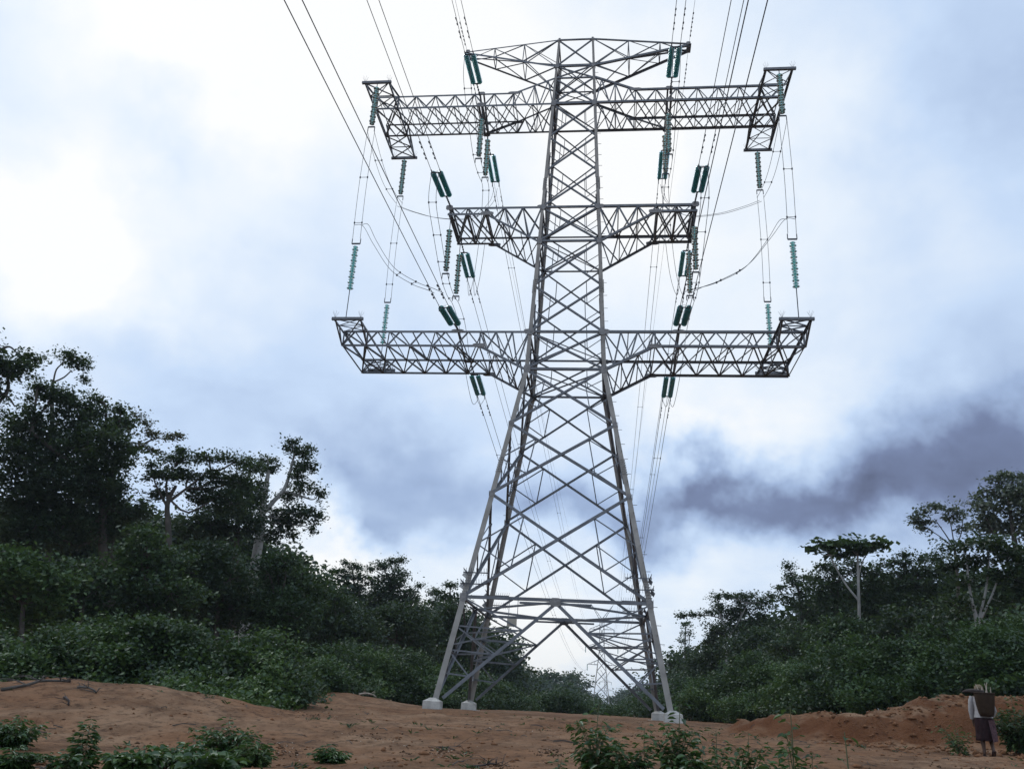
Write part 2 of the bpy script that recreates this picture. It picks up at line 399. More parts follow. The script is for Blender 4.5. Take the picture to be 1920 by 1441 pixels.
for i in range(4):
    xpanel(i, z0, z1, .14, 2, .062); xpanel(i, z1, z2, .135, 2, .058); xpanel(i, z2, zw, .125, 2, .055)
    xpanel(i, zw, zbt, .11, 1, .05)
    zm = (zbt+zmb)/2; xpanel(i, zbt, zm, .11, 1, .048); xpanel(i, zm, zmb, .105, 1, .048)
    xpanel(i, zmb, zmt, .10, 1, .045)
    q = (zab-zmt)/3
    for k in range(3): xpanel(i, zmt+q*k, zmt+q*(k+1), .095, 1, .042)
    xpanel(i, zab, zat, .09, 1, .04); xpanel(i, zat, zpb, .08); xpanel(i, zpb, zpt, .085)
    # the bottom panel: a K of two long struts from mid-height of each face down to the footings
    nrm_ = Vector(((0, -1, 0), (1, 0, 0), (0, 1, 0), (-1, 0, 0))[i])
    c0, c1 = corner(i, z0), corner(i+1, z0); K = lerp(c0, c1, .5)
    for (cc, f) in ((c0, i), (c1, i+1)):
        foot = corner(f, zped+.06); foot = foot+(K-cc).normalized()*.38
        Kp = K-Vector((0, 0, .12))
        member('diagonal_brace', Kp, foot, .15, ref=-nrm_)
        footL = corner(f, zped)
        prevd, prevl = None, None
        for j, t in enumerate((.30, .55, .78)):
            d_, l_ = lerp(Kp, foot, t)-nrm_*.05, lerp(cc, footL, t*.96)-nrm_*.05
            member('secondary_brace', d_, l_, .07, ref=-nrm_)
            if j == 0: member('secondary_brace', cc, d_, .075, ref=-nrm_)
            else: member('secondary_brace', prevl, d_, .065, ref=-nrm_)
            prevd, prevl = d_, l_
        # hip braces between this strut and its neighbour on the next face
        j2 = (f % 4)
    member('horizontal_strut', c0, K, .15, ref=-nrm_); member('horizontal_strut', K, c1, .15, ref=-nrm_)
    member('horizontal_strut', lerp(K, c0, .38)+Vector((0, 0, -.17)), lerp(K, c1, .38)+Vector((0, 0, -.17)), .10, ref=-nrm_)
    plate(K+nrm_*.10-Vector((0, 0, .08)), .52, .40, nrm_)
    nb = Vector(((1, 0, 0), (0, 1, 0), (-1, 0, 0), (0, -1, 0))[i]); K2 = lerp(corner(i+1, z0), corner(i+2, z0), .5)
    member('horizontal_strut', K-Vector((0, 0, .1)), K2-Vector((0, 0, .1)), .11, ref=(0, 0, 1))
    # hip bracing: from the quarter points of both struts to the leg below the diaphragm
    f = i+1; cc = corner(f, z0); foot = corner(f, zped+.06)
    A = lerp(K-Vector((0, 0, .12)), foot, .30); B = lerp(K2-Vector((0, 0, .12)), foot, .30)
    A2 = lerp(K-Vector((0, 0, .12)), foot, .55); B2 = lerp(K2-Vector((0, 0, .12)), foot, .55)
    member('secondary_brace', A, B, .07, ref=(0, 0, 1)); member('secondary_brace', A2, B2, .07, ref=(0, 0, 1))
    member('secondary_brace', A, B2, .06, ref=(0, 0, 1)); member('secondary_brace', A, lerp(cc, foot, .5), .06, ref=(0, 0, 1)); member('secondary_brace', B, lerp(cc, foot, .5), .06, ref=(0, 0, 1))
for z, s in ((zw, .14), (zbt, .13), (zmb, .12), (zmt, .12), (zab, .17), (zat, .09), (zpb, .12), (zpt, .09)): ring(z, s)
for z in (zw, zbt, zmb, zmt, zab, zpb):
    member('horizontal_strut', corner(0, z), corner(2, z), .07, ref=(0, 0, 1)); member('horizontal_strut', corner(1, z)-Vector((0, 0, .07)), corner(3, z)-Vector((0, 0, .07)), .07, ref=(0, 0, 1))
# node plates on the legs
for i in range(4):
    for z, s in ((z0, .42), (z1, .30), (z2, .30), (zw, .5), (zbt, .42), (zmb, .40), (zmt, .38), (zab, .40), (zpb, .32), (zpt, .22)):
        c = corner(i, z); sx, sy = (1 if c.x > 0 else -1), (1 if c.y > 0 else -1)
        plate(c+Vector((-sx*s*.22, sy*.075, 0)), s*.7, s, (0, sy, 0), th=.012)
        plate(c+Vector((sx*.075, -sy*s*.22, 0)), s*.7, s, (sx, 0, 0), th=.012)
# climbing pegs and bolt heads on two opposite legs, anti-climb spikes
for (i, zlo, zhi) in ((1, 1.2, 40), (3, 1.2, 40)):
    mb = MB(); z = zlo; k = 0
    while z < zhi:
        c = corner(i, z); sx, sy = (1 if c.x > 0 else -1), (1 if c.y > 0 else -1)
        dr = Vector((sx, 0, 0)) if k % 2 else Vector((0, sy, 0)); mb.tube([c+dr*.02, c+dr*.25], .014, 5); z += .42; k += 1
    tag(mb.build('climbing_pegs', M['steel'], tower), kind='stuff')
for i in range(4):
    mb = MB(); n_ = Vector(((0, -1, 0), (1, 0, 0), (0, 1, 0), (-1, 0, 0))[i])
    for zc in (5.75, 6.3):
        for sd_ in (0, 1):
            A = corner(i+sd_, zc)+n_*.12; B = lerp(corner(i, zc), corner(i+1, zc), .5)+n_*.12; E_ = A+(B-A)*.24
            A = A-(B-A).normalized()*.25
            mb.angle(A, E_, .05, n_)
            for t in np.linspace(.03, 1, 11):
                p = lerp(A, E_, float(t)); mb.tube([p, p+n_*.16+Vector((0, 0, -.16))], .012, 4); mb.tube([p, p+n_*.12+Vector((0, 0, .2))], .012, 4)
    tag(mb.build('anti_climb_guard', M['steel'], tower), kind='stuff')
for i in range(4):      # clusters of bolts where the leg angles are spliced
    mb = MB()
    for zs in (5.4, 11.7, 22.9, 30.2):
        c = corner(i, zs); sx, sy = (1 if c.x > 0 else -1), (1 if c.y > 0 else -1)
        for r_ in range(7):
            for cc in (0, 1):
                p = corner(i, zs+r_*.13); q = p+Vector((-sx*(.06+.09*cc), sy*.05, 0)); mb.box(q, (.045, .07, .045))
                q = p+Vector((sx*.05, -sy*(.06+.09*cc), 0)); mb.box(q, (.07, .045, .045))
    tag(mb.build('splice_bolts', M['plate'], tower), kind='stuff')
# danger board hung from the front strut
sgn = MB(); sgn.box((-2.02, -hw(z0)-.12, z0-1.10), (.46, .03, .36))
so_ = sgn.build('sign_board', M['sign'], tower); so_['label'] = 'small beige board hung below the lower strut'
for dx in (-.17, .25):
    mb = MB(); mb.tube([(-2.02+dx, -hw(z0)-.10, z0-.92), (-2.02+dx, -hw(z0)-.10, z0)], .017, 5); mb.build('hanger', M['steel'], so_)

# ---- crossarms: chords in one mesh, every brace and plate a sub-part
def crossarm(kind, sx):
    ch = MB(); br = []; pl = []
    def P(x, y, z): return Vector((sx*x, y, z))
    def zig(A, B, n, s, X=False, start=0):
        """lacing between chord point lists A and B (functions of t)"""
        for k in range(n):
            t0_, t1_ = k/n, (k+1)/n
            if X: br.append((A(t0_), B(t1_), s)); br.append((B(t0_), A(t1_), s))
            elif (k+start) % 2 == 0: br.append((A(t0_), B(t1_), s))
            else: br.append((B(t0_), A(t1_), s))
    def posts(A, B, n, s, lo=0):
        for k in range(lo, n+1): br.append((A(k/n), B(k/n), s))
    def seg(a, b): return lambda t: lerp(a, b, t)
    def poly(pts):
        def fn(t):
            L = [(pts[i+1]-pts[i]).length for i in range(len(pts)-1)]; d = t*sum(L)
            for i, l in enumerate(L):
                if d <= l+1e-6: return lerp(pts[i], pts[i+1], min(1, d/l))
                d -= l
            return pts[-1]
        return fn
    if kind == 'lower':
        yb, ht_, hb_ = hw(zbt), hw(zbt), hw(zw); xj, xo = 4.95, 13.0
        for sy in (-1, 1):
            t_in, t_j, t_o = P(ht_, sy*yb, zbt), P(xj, sy*yb, zbt), P(xo, sy*yb, zbt)
            b_in, b_j, b_o = P(hb_, sy*hb_, zw), P(xj, sy*yb, zbb), P(xo, sy*yb, zbb)
            ch.angle(t_in, t_o, .14, (0, -sy, 0)); ch.angle(b_in, b_j, .15, (0, -sy, 0)); ch.angle(b_j, b_o, .135, (0, -sy, 0))
            # inner web
            n = 3
            for k in range(n):
                br.append((lerp(t_in, t_j, k/n), lerp(b_in, b_j, (k+.5)/n), .085)); br.append((lerp(b_in, b_j, (k+.5)/n), lerp(t_in, t_j, (k+1)/n), .085))
            br.append((lerp(t_in, t_j, .667), lerp(b_in, b_j, .333), .06)); br.append((t_j, b_j, .09)); br.append((lerp(t_in, t_j, .333), lerp(b_in, b_j, .1667), .06))
            n = 6; 
            for k in range(n):
                br.append((lerp(b_j, b_o, k/n), lerp(t_j, t_o, (k+.5)/n), .075)); br.append((lerp(t_j, t_o, (k+.5)/n), lerp(b_j, b_o, (k+1)/n), .075))
            br.append((t_o, b_o, .09))
            pl.append((b_j, .75, .25, sy)); pl.append((P(6.25, sy*(yb+.05), zbt), .7, .2, sy)); pl.append((t_in, .6, .3, sy))
        tf, tb = seg(P(ht_, -yb, zbt), P(xo, -yb, zbt)), seg(P(ht_, yb, zbt), P(xo, yb, zbt))
        bf, bb = seg(P(xj, -yb, zbb), P(xo, -yb, zbb)), seg(P(xj, yb, zbb), P(xo, yb, zbb))
        zig(tf, tb, 8, .065); posts(tf, tb, 8, .055, 1); zig(bf, bb, 6, .075, True); posts(bf, bb, 6, .06)
        bi, bo_ = seg(P(hb_, -hb_, zw), P(xj, -yb, zbb)), seg(P(hb_, hb_, zw), P(xj, yb, zbb)); zig(bi, bo_, 3, .065); posts(bi, bo_, 3, .055, 1)
        br.append((P(6.25, -yb, zbt), P(6.25, yb, zbb), .10)); br.append((P(6.25, yb, zbt), P(6.25, -yb, zbb), .10))
        fx1, fx2, fy, fz, oz = 11.563, 13.046, 3.794, zbt, zbb
    elif kind == 'upper':
        yb, hb_, ht_ = hw(zab), hw(zab), hw(zat); xj, xo = 3.95, 13.12
        for sy in (-1, 1):
            b_in, b_j, b_o = P(hb_, sy*yb, zab), P(xj, sy*yb, zab), P(xo, sy*yb, zab)
            t_in, t_j, t_o = P(ht_, sy*ht_, zat), P(xj, sy*yb, zat2), P(xo, sy*yb, zat2)
            ch.angle(b_in, b_o, .14, (0, -sy, 0)); ch.angle(t_in, t_j, .13, (0, -sy, 0)); ch.angle(t_j, t_o, .125, (0, -sy, 0))
            n = 3
            for k in range(n):
                br.append((lerp(b_in, b_j, k/n), lerp(t_in, t_j, (k+.5)/n), .075)); br.append((lerp(t_in, t_j, (k+.5)/n), lerp(b_in, b_j, (k+1)/n), .075))
            br.append((t_j, b_j, .08)); br.append((lerp(t_in, t_j, .5), lerp(b_in, b_j, .5), .05))
            n = 7
            for k in range(n):
                br.append((lerp(t_j, t_o, k/n), lerp(b_j, b_o, (k+.5)/n), .065)); br.append((lerp(b_j, b_o, (k+.5)/n), lerp(t_j, t_o, (k+1)/n), .065))
            br.append((t_o, b_o, .08))
            pl.append((t_j, .75, .2, sy)); pl.append((P(6.1, sy*(yb+.05), zab), .5, .32, sy)); pl.append((P(6.1, sy*(yb+.05), zat2), .45, .22, sy))
        tf, tb = seg(P(xj, -yb, zat2), P(xo, -yb, zat2)), seg(P(xj, yb, zat2), P(xo, yb, zat2))
        bf, bb = seg(P(hb_, -yb, zab), P(xo, -yb, zab)), seg(P(hb_, yb, zab), P(xo, yb, zab))
        zig(tf, tb, 7, .06, True); posts(tf, tb, 7, .05); zig(bf, bb, 9, .062, True); posts(bf, bb, 9, .05, 1)
        ti, to_ = seg(P(ht_, -ht_, zat), P(xj, -yb, zat2)), seg(P(ht_, ht_, zat), P(xj, yb, zat2)); zig(ti, to_, 2, .055); posts(ti, to_, 2, .05, 1)
        for dx in (-.12, .12):
            br.append((P(6.1+dx, -yb, zat2), P(6.1+dx, yb, zab), .11)); br.append((P(6.1+dx, -yb, zab), P(6.1+dx, yb, zab), .12))
        br.append((P(6.1, yb, zab), P(xj, yb, zat2), .13))
        fx1, fx2, fy, fz, oz = 11.681, 13.245, 3.872, zab, zat2
    elif kind == 'middle':
        yb, ht_, hb_ = hw(zmt), hw(zmt), hw(zmb); xj, xo = 5.2, 7.468
        for sy in (-1, 1):
            t_in, t_j, t_o = P(ht_, sy*yb, zmt), P(xj, sy*yb, zmt), P(xo+.15, sy*yb, zmt)
            b_in, b_j, b_o = P(hb_, sy*hb_, zmb), P(xj, sy*yb, zmbo), P(xo+.1, sy*yb, zmbo)
            ch.angle(t_in, t_o, .15, (0, -sy, 0)); ch.angle(b_in, b_j, .13, (0, -sy, 0)); ch.angle(b_j, b_o, .14, (0, -sy, 0))
            n = 3
            for k in range(n):
                br.append((lerp(t_in, t_j, k/n), lerp(b_in, b_j, (k+.5)/n), .08)); br.append((lerp(b_in, b_j, (k+.5)/n), lerp(t_in, t_j, (k+1)/n), .08))
            br.append((lerp(t_in, t_j, .333), lerp(b_in, b_j, .1667), .05)); br.append((lerp(t_in, t_j, .667), lerp(b_in, b_j, .5), .05))
            n = 3
            for k in range(n): br.append((lerp(b_j, b_o, k/n), lerp(t_j, t_o, (k+.5)/n), .06)); br.append((lerp(t_j, t_o, (k+.5)/n), lerp(b_j, b_o, (k+1)/n), .06))
            pl.append((P(xj-.1, sy*(yb+.03), zmbo-.02), .8, .24, sy)); pl.append((P(xo, sy*(yb+.05), zmt), .42, .34, sy)); pl.append((t_in, .55, .26, sy))
        tf, tb = seg(P(ht_, -yb, zmt), P(xo, -yb, zmt)), seg(P(ht_, yb, zmt), P(xo, yb, zmt))
        zig(tf, tb, 5, .085, True); posts(tf, tb, 5, .07, 1)
        bf, bb = seg(P(xj, -yb, zmbo), P(xo, -yb, zmbo)), seg(P(xj, yb, zmbo), P(xo, yb, zmbo)); zig(bf, bb, 2, .085, True); posts(bf, bb, 2, .12)
        bi, bo_ = seg(P(hb_, -hb_, zmb), P(xj, -yb, zmbo)), seg(P(hb_, hb_, zmb), P(xj, yb, zmbo)); zig(bi, bo_, 3, .06); posts(bi, bo_, 3, .055, 1)
        for dx in (0, .16): ch.angle(P(xo-dx, -yb, zmt), P(xo-dx, yb, zmt), .13, (0, 0, -1))
        ch.angle(P(xo, -yb, zmbo), P(xo, yb, zmbo), .12, (0, 0, -1))
    else:
        xo, ty = 7.517, .279
        for sy in (-1, 1):
            t_in, b_in, tip = P(hw(zpt), sy*hw(zpt), zpt), P(hw(zpb), sy*hw(zpb), zpb), P(xo, sy*ty, ptz)
            tipb = tip-Vector((0, 0, .12))
            ch.angle(t_in, tip, .085, (0, -sy, 0)); ch.angle(b_in, tipb, .14, (0, -sy, 0))
            T_, B_ = seg(t_in, tip), seg(b_in, tipb)
            for t in (.37, .70): br.append((T_(t), B_(t), .055))
            br.append((t_in, B_(.37), .075)); br.append((B_(.37), T_(.70), .06)); br.append((T_(.37), B_(.70), .055)); br.append((b_in, T_(.37), .06))
            pl.append((P(xo, sy*(ty+.03), ptz), .28, .22, sy))
        Tf, Tb = seg(P(hw(zpt), -hw(zpt), zpt), P(xo, -ty, ptz)), seg(P(hw(zpt), hw(zpt), zpt), P(xo, ty, ptz))
        Bf, Bb = seg(P(hw(zpb), -hw(zpb), zpb), P(xo, -ty, ptz-.12)), seg(P(hw(zpb), hw(zpb), zpb), P(xo, ty, ptz-.12))
        for (A, B) in ((Tf, Tb), (Bf, Bb)):
            for t in (.37, .70, 1.0): br.append((A(t), B(t), .055))
            br.append((A(0), B(.37), .055)); br.append((B(.37), A(.70), .05)); br.append((A(.37), B(0), .05)); br.append((A(.7), B(.97), .05))
        ch.box(P(xo+.05, 0, ptz-.02), (.30, .62, .05)); ch.box(P(xo+.05, 0, ptz-.22), (.26, .6, .05))
    names = {'lower': 'lower', 'upper': 'upper', 'middle': 'middle', 'peak': 'earth wire'}
    arm = ch.build('crossarm', M['steel'], tower)
    arm['label'] = f"{names[kind]} crossarm reaching to the {'left' if sx < 0 else 'right'}"
    if kind in ('lower', 'upper'):
        fr = MB()
        up_ = 1 if kind == 'upper' else -1
        for x in (fx1, fx2):
            fr.angle(P(x, -fy, fz+.07*up_), P(x, fy, fz+.07*up_), .13, (0, 0, -1))
            for sy in (-1, 1):
                br.append((P(x, sy*fy, fz), P(x, sy*yb, oz), .09)); br.append((P(x, sy*lerp(fy, yb, .5), fz), P(x, sy*yb, oz), .055))
        for sy in (-1, 1):
            fr.box(P((fx1+fx2)/2, sy*(fy+.03), fz), (fx2-fx1+.34, .15, .16))
            m_ = (fy+yb)/2
            for (ya, yc) in ((fy, m_), (m_, yb)):
                br.append((P(fx1, sy*ya, fz), P(fx2, sy*yc, fz), .06)); br.append((P(fx2, sy*ya, fz), P(fx1, sy*yc, fz), .06))
            br.append((P(fx1, sy*m_, fz), P(fx2, sy*m_, fz), .05)); br.append((P(fx1, sy*fy, fz), P(fx2, sy*yb, oz), .05))
            for dx in (0, fx2-fx1):    # bird spikes on the end beam
                for a in range(6):
                    ang = 2*PI*a/6; p = P(fx1+dx, sy*fy, fz+.08); fr.tube([p, p+Vector((math.cos(ang)*.18, math.sin(ang)*.18, .38))], .006, 3)
        br.append((P(fx1, -yb, fz), P(fx2, yb, fz), .07)); br.append((P(fx2, -yb, fz), P(fx1, yb, fz), .07))
        br.append((P(fx1, -yb, oz), P(fx2, yb, oz), .07)); br.append((P(fx2, -yb, oz), P(fx1, yb, oz), .07))
        for sy in (-1, 1): br.append((P(fx1, sy*yb, oz), P(fx1, sy*yb, fz), .09))
        fr.build('end_frame', M['steel'], arm)
    for k, (a, b, s) in enumerate(br):
        mid = (a+b)/2; member('brace', a, b, s, arm, ref=Vector((0, -mid.y, -.3)) if abs(mid.y) > .2 else Vector((0, 0, 1)), flip=1 if k % 2 else -1)
    for (c, wd, hh, sy) in pl: plate(c+Vector((0, sy*.07, 0)), wd, hh, (0, sy, 0), arm, .015)
    return arm
for kd in ('lower', 'middle', 'upper', 'peak'):
    for sx in (-1, 1): crossarm(kd, sx)

# ---- footings
def TL(x, y, z):
    c, s = math.cos(TPSI), math.sin(TPSI); return Vector((TX+c*x-s*y, TY+s*x+c*y, z))
ftnames = ['near left', 'near right', 'far right', 'far left']
for i in range(4):
    c = corner(i, 0); hp = hw(zped); s_ = -1 if c.x < 0 else 1; sy = -1 if c.y < 0 else 1
    p = TL(s_*(hp+.02), sy*(hp+.02), 0)
    o = empty('concrete_footing', (p.x, p.y, 0), TPSI)
    tag(o, f'pale concrete footing block under the {ftnames[i]} leg of the large tower', 'footing', 'tower footings')
    mb = MB(); a, b, t_ = .40, .385, .36
    mb.add([(-a, -a, -.5), (a, -a, -.5), (a, a, -.5), (-a, a, -.5), (-b, -b, t_), (b, -b, t_), (b, b, t_), (-b, b, t_), (-.12, -.12, zped+.04), (.12, -.12, zped+.04), (.12, .12, zped+.04), (-.12, .12, zped+.04)],
           [(0, 1, 5, 4), (1, 2, 6, 5), (2, 3, 7, 6), (3, 0, 4, 7), (4, 5, 9, 8), (5, 6, 10, 9), (6, 7, 11, 10), (7, 4, 8, 11), (8, 9, 10, 11)])
    mb.build('block', M['concrete'], o)
    mb = MB(); mb.box((0, 0, -.04), (1.15, 1.15, .10)); mb.build('slab', M['concrete'], o)
# ------------------------------------------------------------------ insulators
PITCH_D = .150
def disc_string(n):
    mb = MB()
    for k in range(n):
        z = -k*PITCH_D
        mb.lathe([(.0, z), (.045, z), (.052, z-.05), (.11, z-.062), (.155, z-.082), (.168, z-.105), (.15, z-.112), (.06, z-.09), (.02, z-.10), (.016, z-.15)], 12)
    return mb.mesh('glass_string', True)
STR = disc_string(19); STRLEN = 19*PITCH_D
def wide_string(n, pitch):
    mb = MB()
    for k in range(n):
        z = -k*pitch; q = .205 if k % 2 == 0 else .165
        mb.lathe([(.0, z), (.045, z), (.05, z-.05), (q*.7, z-.062), (q, z-.10), (q*.93, z-.112), (q*.5, z-.088), (.024, z-.10), (.022, z-pitch)], 12)
    return mb.mesh('glass_string', True)
STR2 = wide_string(16, .18); STR2LEN = 16*.18
def local_thing(name): return empty(name, (TX, TY, 0), TPSI)
def place_string(parent, a, b, wide=False):
    """a shared glass string from a to b (local coordinates)"""
    a, b = Vector(a), Vector(b); o = link('glass_string', STR2 if wide else STR, M['glass_pale' if wide else 'glass'], parent)
    o.location = a; d = (b-a); o.rotation_euler = d.to_track_quat('-Z', 'Y').to_euler(); o.scale = (1, 1, d.length/(STR2LEN if wide else STRLEN)); return o
SIDE = {-1: 'left', 1: 'right'}
def tension(sx, arm, fb, att, end):
    """double tension string: att -> link -> yoke -> two strings -> yoke -> two clamps"""
    o = local_thing('tension_insulator')
    tag(o, f"double green glass tension insulator on the {'camera side' if fb < 0 else 'far side'} of the {arm} {SIDE[sx]} crossarm", 'insulator', 'double glass tension insulators')
    A, E_ = Vector(att), Vector(end); d = (E_-A).normalized(); sp_ = Vector((1, 0, 0)); L = (E_-A).length
    y1 = A+d*(L-3.25); y2 = y1+d*2.95
    mb = MB(); mb.tube([A, y1], .03, 6)
    for t in np.linspace(.12, .95, 6): p = lerp(A, y1, float(t)); mb.box(p, (.09, .09, .09))
    mb.build('link_chain', M['fit'], o)
    for (p, wd) in ((y1, .50), (y2, .52)):
        mb = MB(); mb.bar(p-sp_*wd/2, p+sp_*wd/2, .11, .03, d); mb.build('yoke_plate', M['fit'], o)
    for s in (-1, 1):
        place_string(o, y1+sp_*s*.215+d*.07, y2+sp_*s*.215-d*.05)
        mb = MB(); mb.tube([y2+sp_*s*.25, y2+sp_*s*.25+d*.35], [.05, .03], 6); mb.tube([y2+sp_*s*.25+d*.18, y2+sp_*s*.25+d*.22+Vector((0, 0, -.28))], .025, 5); mb.build('dead_end_clamp', M['fit'], o)
    mb = MB(); r_ = [y1+sp_*.0+Vector((math.cos(a)*.2, 0, 0))+d.cross(sp_)*math.sin(a)*.2+d*2.75 for a in np.linspace(0, 2*PI, 13)]; mb.tube(r_, .008, 4, False); mb.build('arcing_ring', M['fit'], o)
    return y2+d*.33, d
def suspension(sx, where, top, bot, up_end=None, wd=.42):
    """single string hanging from top; yoke at the bottom"""
    o = local_thing('suspension_insulator')
    tag(o, f"single green glass insulator {where}, {SIDE[sx]} side", 'insulator', 'single glass jumper insulators')
    T_, B_ = Vector(top), Vector(bot); d = (B_-T_).normalized(); a = T_+d*((B_-T_).length-3.05)
    mb = MB(); mb.tube([T_, a], .026, 6); mb.build('link_rod', M['fit'], o)
    place_string(o, a, B_-d*.16, True)
    mb = MB(); mb.bar(B_-Vector((wd/2, 0, 0)), B_+Vector((wd/2, 0, 0)), .09, .04, d)
    for s in (-1, 1): mb.tube([B_+Vector((s*wd/2, 0, 0)), B_+Vector((s*wd/2, 0, 0))+d*.34], .028, 5)
    mb.build('yoke_plate', M['fit'], o)
    return o
def damper(mb, p, d):
    mb.tube([p+Vector((0, 0, -.02)), p+Vector((0, 0, -.12))], .02, 5)
    for s in (-1, 1): q = p+Vector((0, 0, -.12)); mb.tube([q, q+d*s*.16, q+d*s*.17, q+d*s*.30], [.008, .008, .045, .04], 6)
def spacer(mb, a, b):
    mb.tube([a, b], .016, 5)
    for p in (a, b): mb.lathe([(.0, -.05), (.045, -.05), (.045, .05), (.0, .05)], 6, Matrix.Translation(p))
def bundle(name, label, cat, group, pts, sep=(0.25, 0, 0), rad=.017, spacers=(), dampers=(), nseg=6):
    o = local_thing(name); tag(o, label, cat, group); sv = Vector(sep) if not callable(sep) else None
    for s in (-1, 1):
        mb = MB(); mb.tube([p+(sv if sv is not None else sep(i/(len(pts)-1)))*s for i, p in enumerate(pts)], rad, nseg); mb.build('wire', M['wire'], o, True)
    def at_d(dd):
        for i in range(len(pts)-1):
            l = (pts[i+1]-pts[i]).length
            if dd <= l: return lerp(pts[i], pts[i+1], dd/l), (pts[i+1]-pts[i]).normalized(), i/(len(pts)-1)
            dd -= l
        return pts[-1], (pts[-1]-pts[-2]).normalized(), 1.0
    for dd in spacers:
        p, d, t = at_d(dd); v = sv if sv is not None else sep(t); mb = MB(); spacer(mb, p-v, p+v); mb.build('spacer', M['fit'], o)
    for dd in dampers:
        p, d, t = at_d(dd)
        for s in (-1, 1): mb = MB(); damper(mb, p+(sv if sv is not None else sep(t))*s, d); mb.build('vibration_damper', M['fit'], o)
    return o
# the next tower down the line (local coordinates of the big tower's frame)
NTX, NTY, NTZ = .5, 315.0, -1.2
def span(p0, slope, length, zend=None, n=60, xend=None, sgn=1):
    """parabola leaving p0 along sgn*Y with the given initial fall"""
    out = []
    for k in range(n+1):
        u = (k/n)**1.5; s = u*length
        ze = zend if zend is not None else p0.z
        kk = (ze-p0.z+slope*length)/length**2
        x = p0.x+((xend-p0.x)*u if xend is not None else 0)
        out.append(Vector((x, p0.y+sgn*s, p0.z-slope*s+kk*s*s)))
    return out
LV = {'upper': (6.12, hw(zab)+.08, zab, 36.35), 'middle': (7.42, hw(zmt)+.08, zmt, 28.25), 'lower': (6.24, hw(zbt)+.08, zbt, 19.75)}
FARZ = {'upper': 33.0, 'middle': 26.0, 'lower': 19.0}; FARX = {'upper': 5.0, 'middle': 6.6, 'lower': 5.8}
CL = {}
for arm, (x, y, z, ze) in LV.items():
    for sx in (-1, 1):
        for fb in (-1, 1):
            zt = z+(.45 if (arm == 'upper' and fb < 0) else .1)
            yend = 6.45 if fb < 0 else {'upper': 6.9, 'middle': 6.75, 'lower': 7.6}[arm]
            e, d = tension(sx, arm, fb, (sx*x, fb*y, zt), (sx*x, fb*yend, zt-(.42 if fb > 0 else .62)))
            CL[(arm, sx, fb)] = e
            if fb < 0:
                pts = span(e, .086, 300, sgn=-1, zend=e.z, n=70)
                bundle('conductor_bundle', f"pair of wires running overhead towards the camera from the {arm} {SIDE[sx]} crossarm", 'power line', 'overhead conductor pairs', pts, dampers=(1.6, 2.7), spacers=(46, 92))
            else:
                pts = span(e, .088, NTY-e.y, zend=NTZ+FARZ[arm]-2.0, xend=NTX+sx*FARX[arm])
                bundle('conductor_bundle', f"pair of wires running to the distant tower from the {arm} {SIDE[sx]} crossarm", 'power line', 'overhead conductor pairs', pts, rad=.019, dampers=(1.5, 2.6), spacers=(11, 40, 85))
for sx in (-1, 1):      # earth wires
    p = Vector((sx*7.55, -.5, ptz-.1))
    for fb in (-1, 1):
        p = Vector((sx*7.55, fb*.45, ptz-.12))
        pts = span(p, .07, 300 if fb < 0 else NTY, sgn=fb, zend=p.z if fb < 0 else NTZ+43, xend=None if fb < 0 else NTX+sx*4.6)
        o = local_thing('earth_wire'); tag(o, f"single thin earth wire from the {SIDE[sx]} peak tip running {'towards the camera' if fb < 0 else 'to the distant tower'}", 'power line', 'earth wires')
        mb = MB(); mb.tube(pts, .011, 5); mb.build('wire', M['wire'], o, True)
        mb = MB()
        for dd in (1.1, 1.9, 2.7): damper(mb, p+(pts[3]-p).normalized()*dd, (pts[3]-p).normalized())
        mb.build('vibration_damper', M['fit'], o)
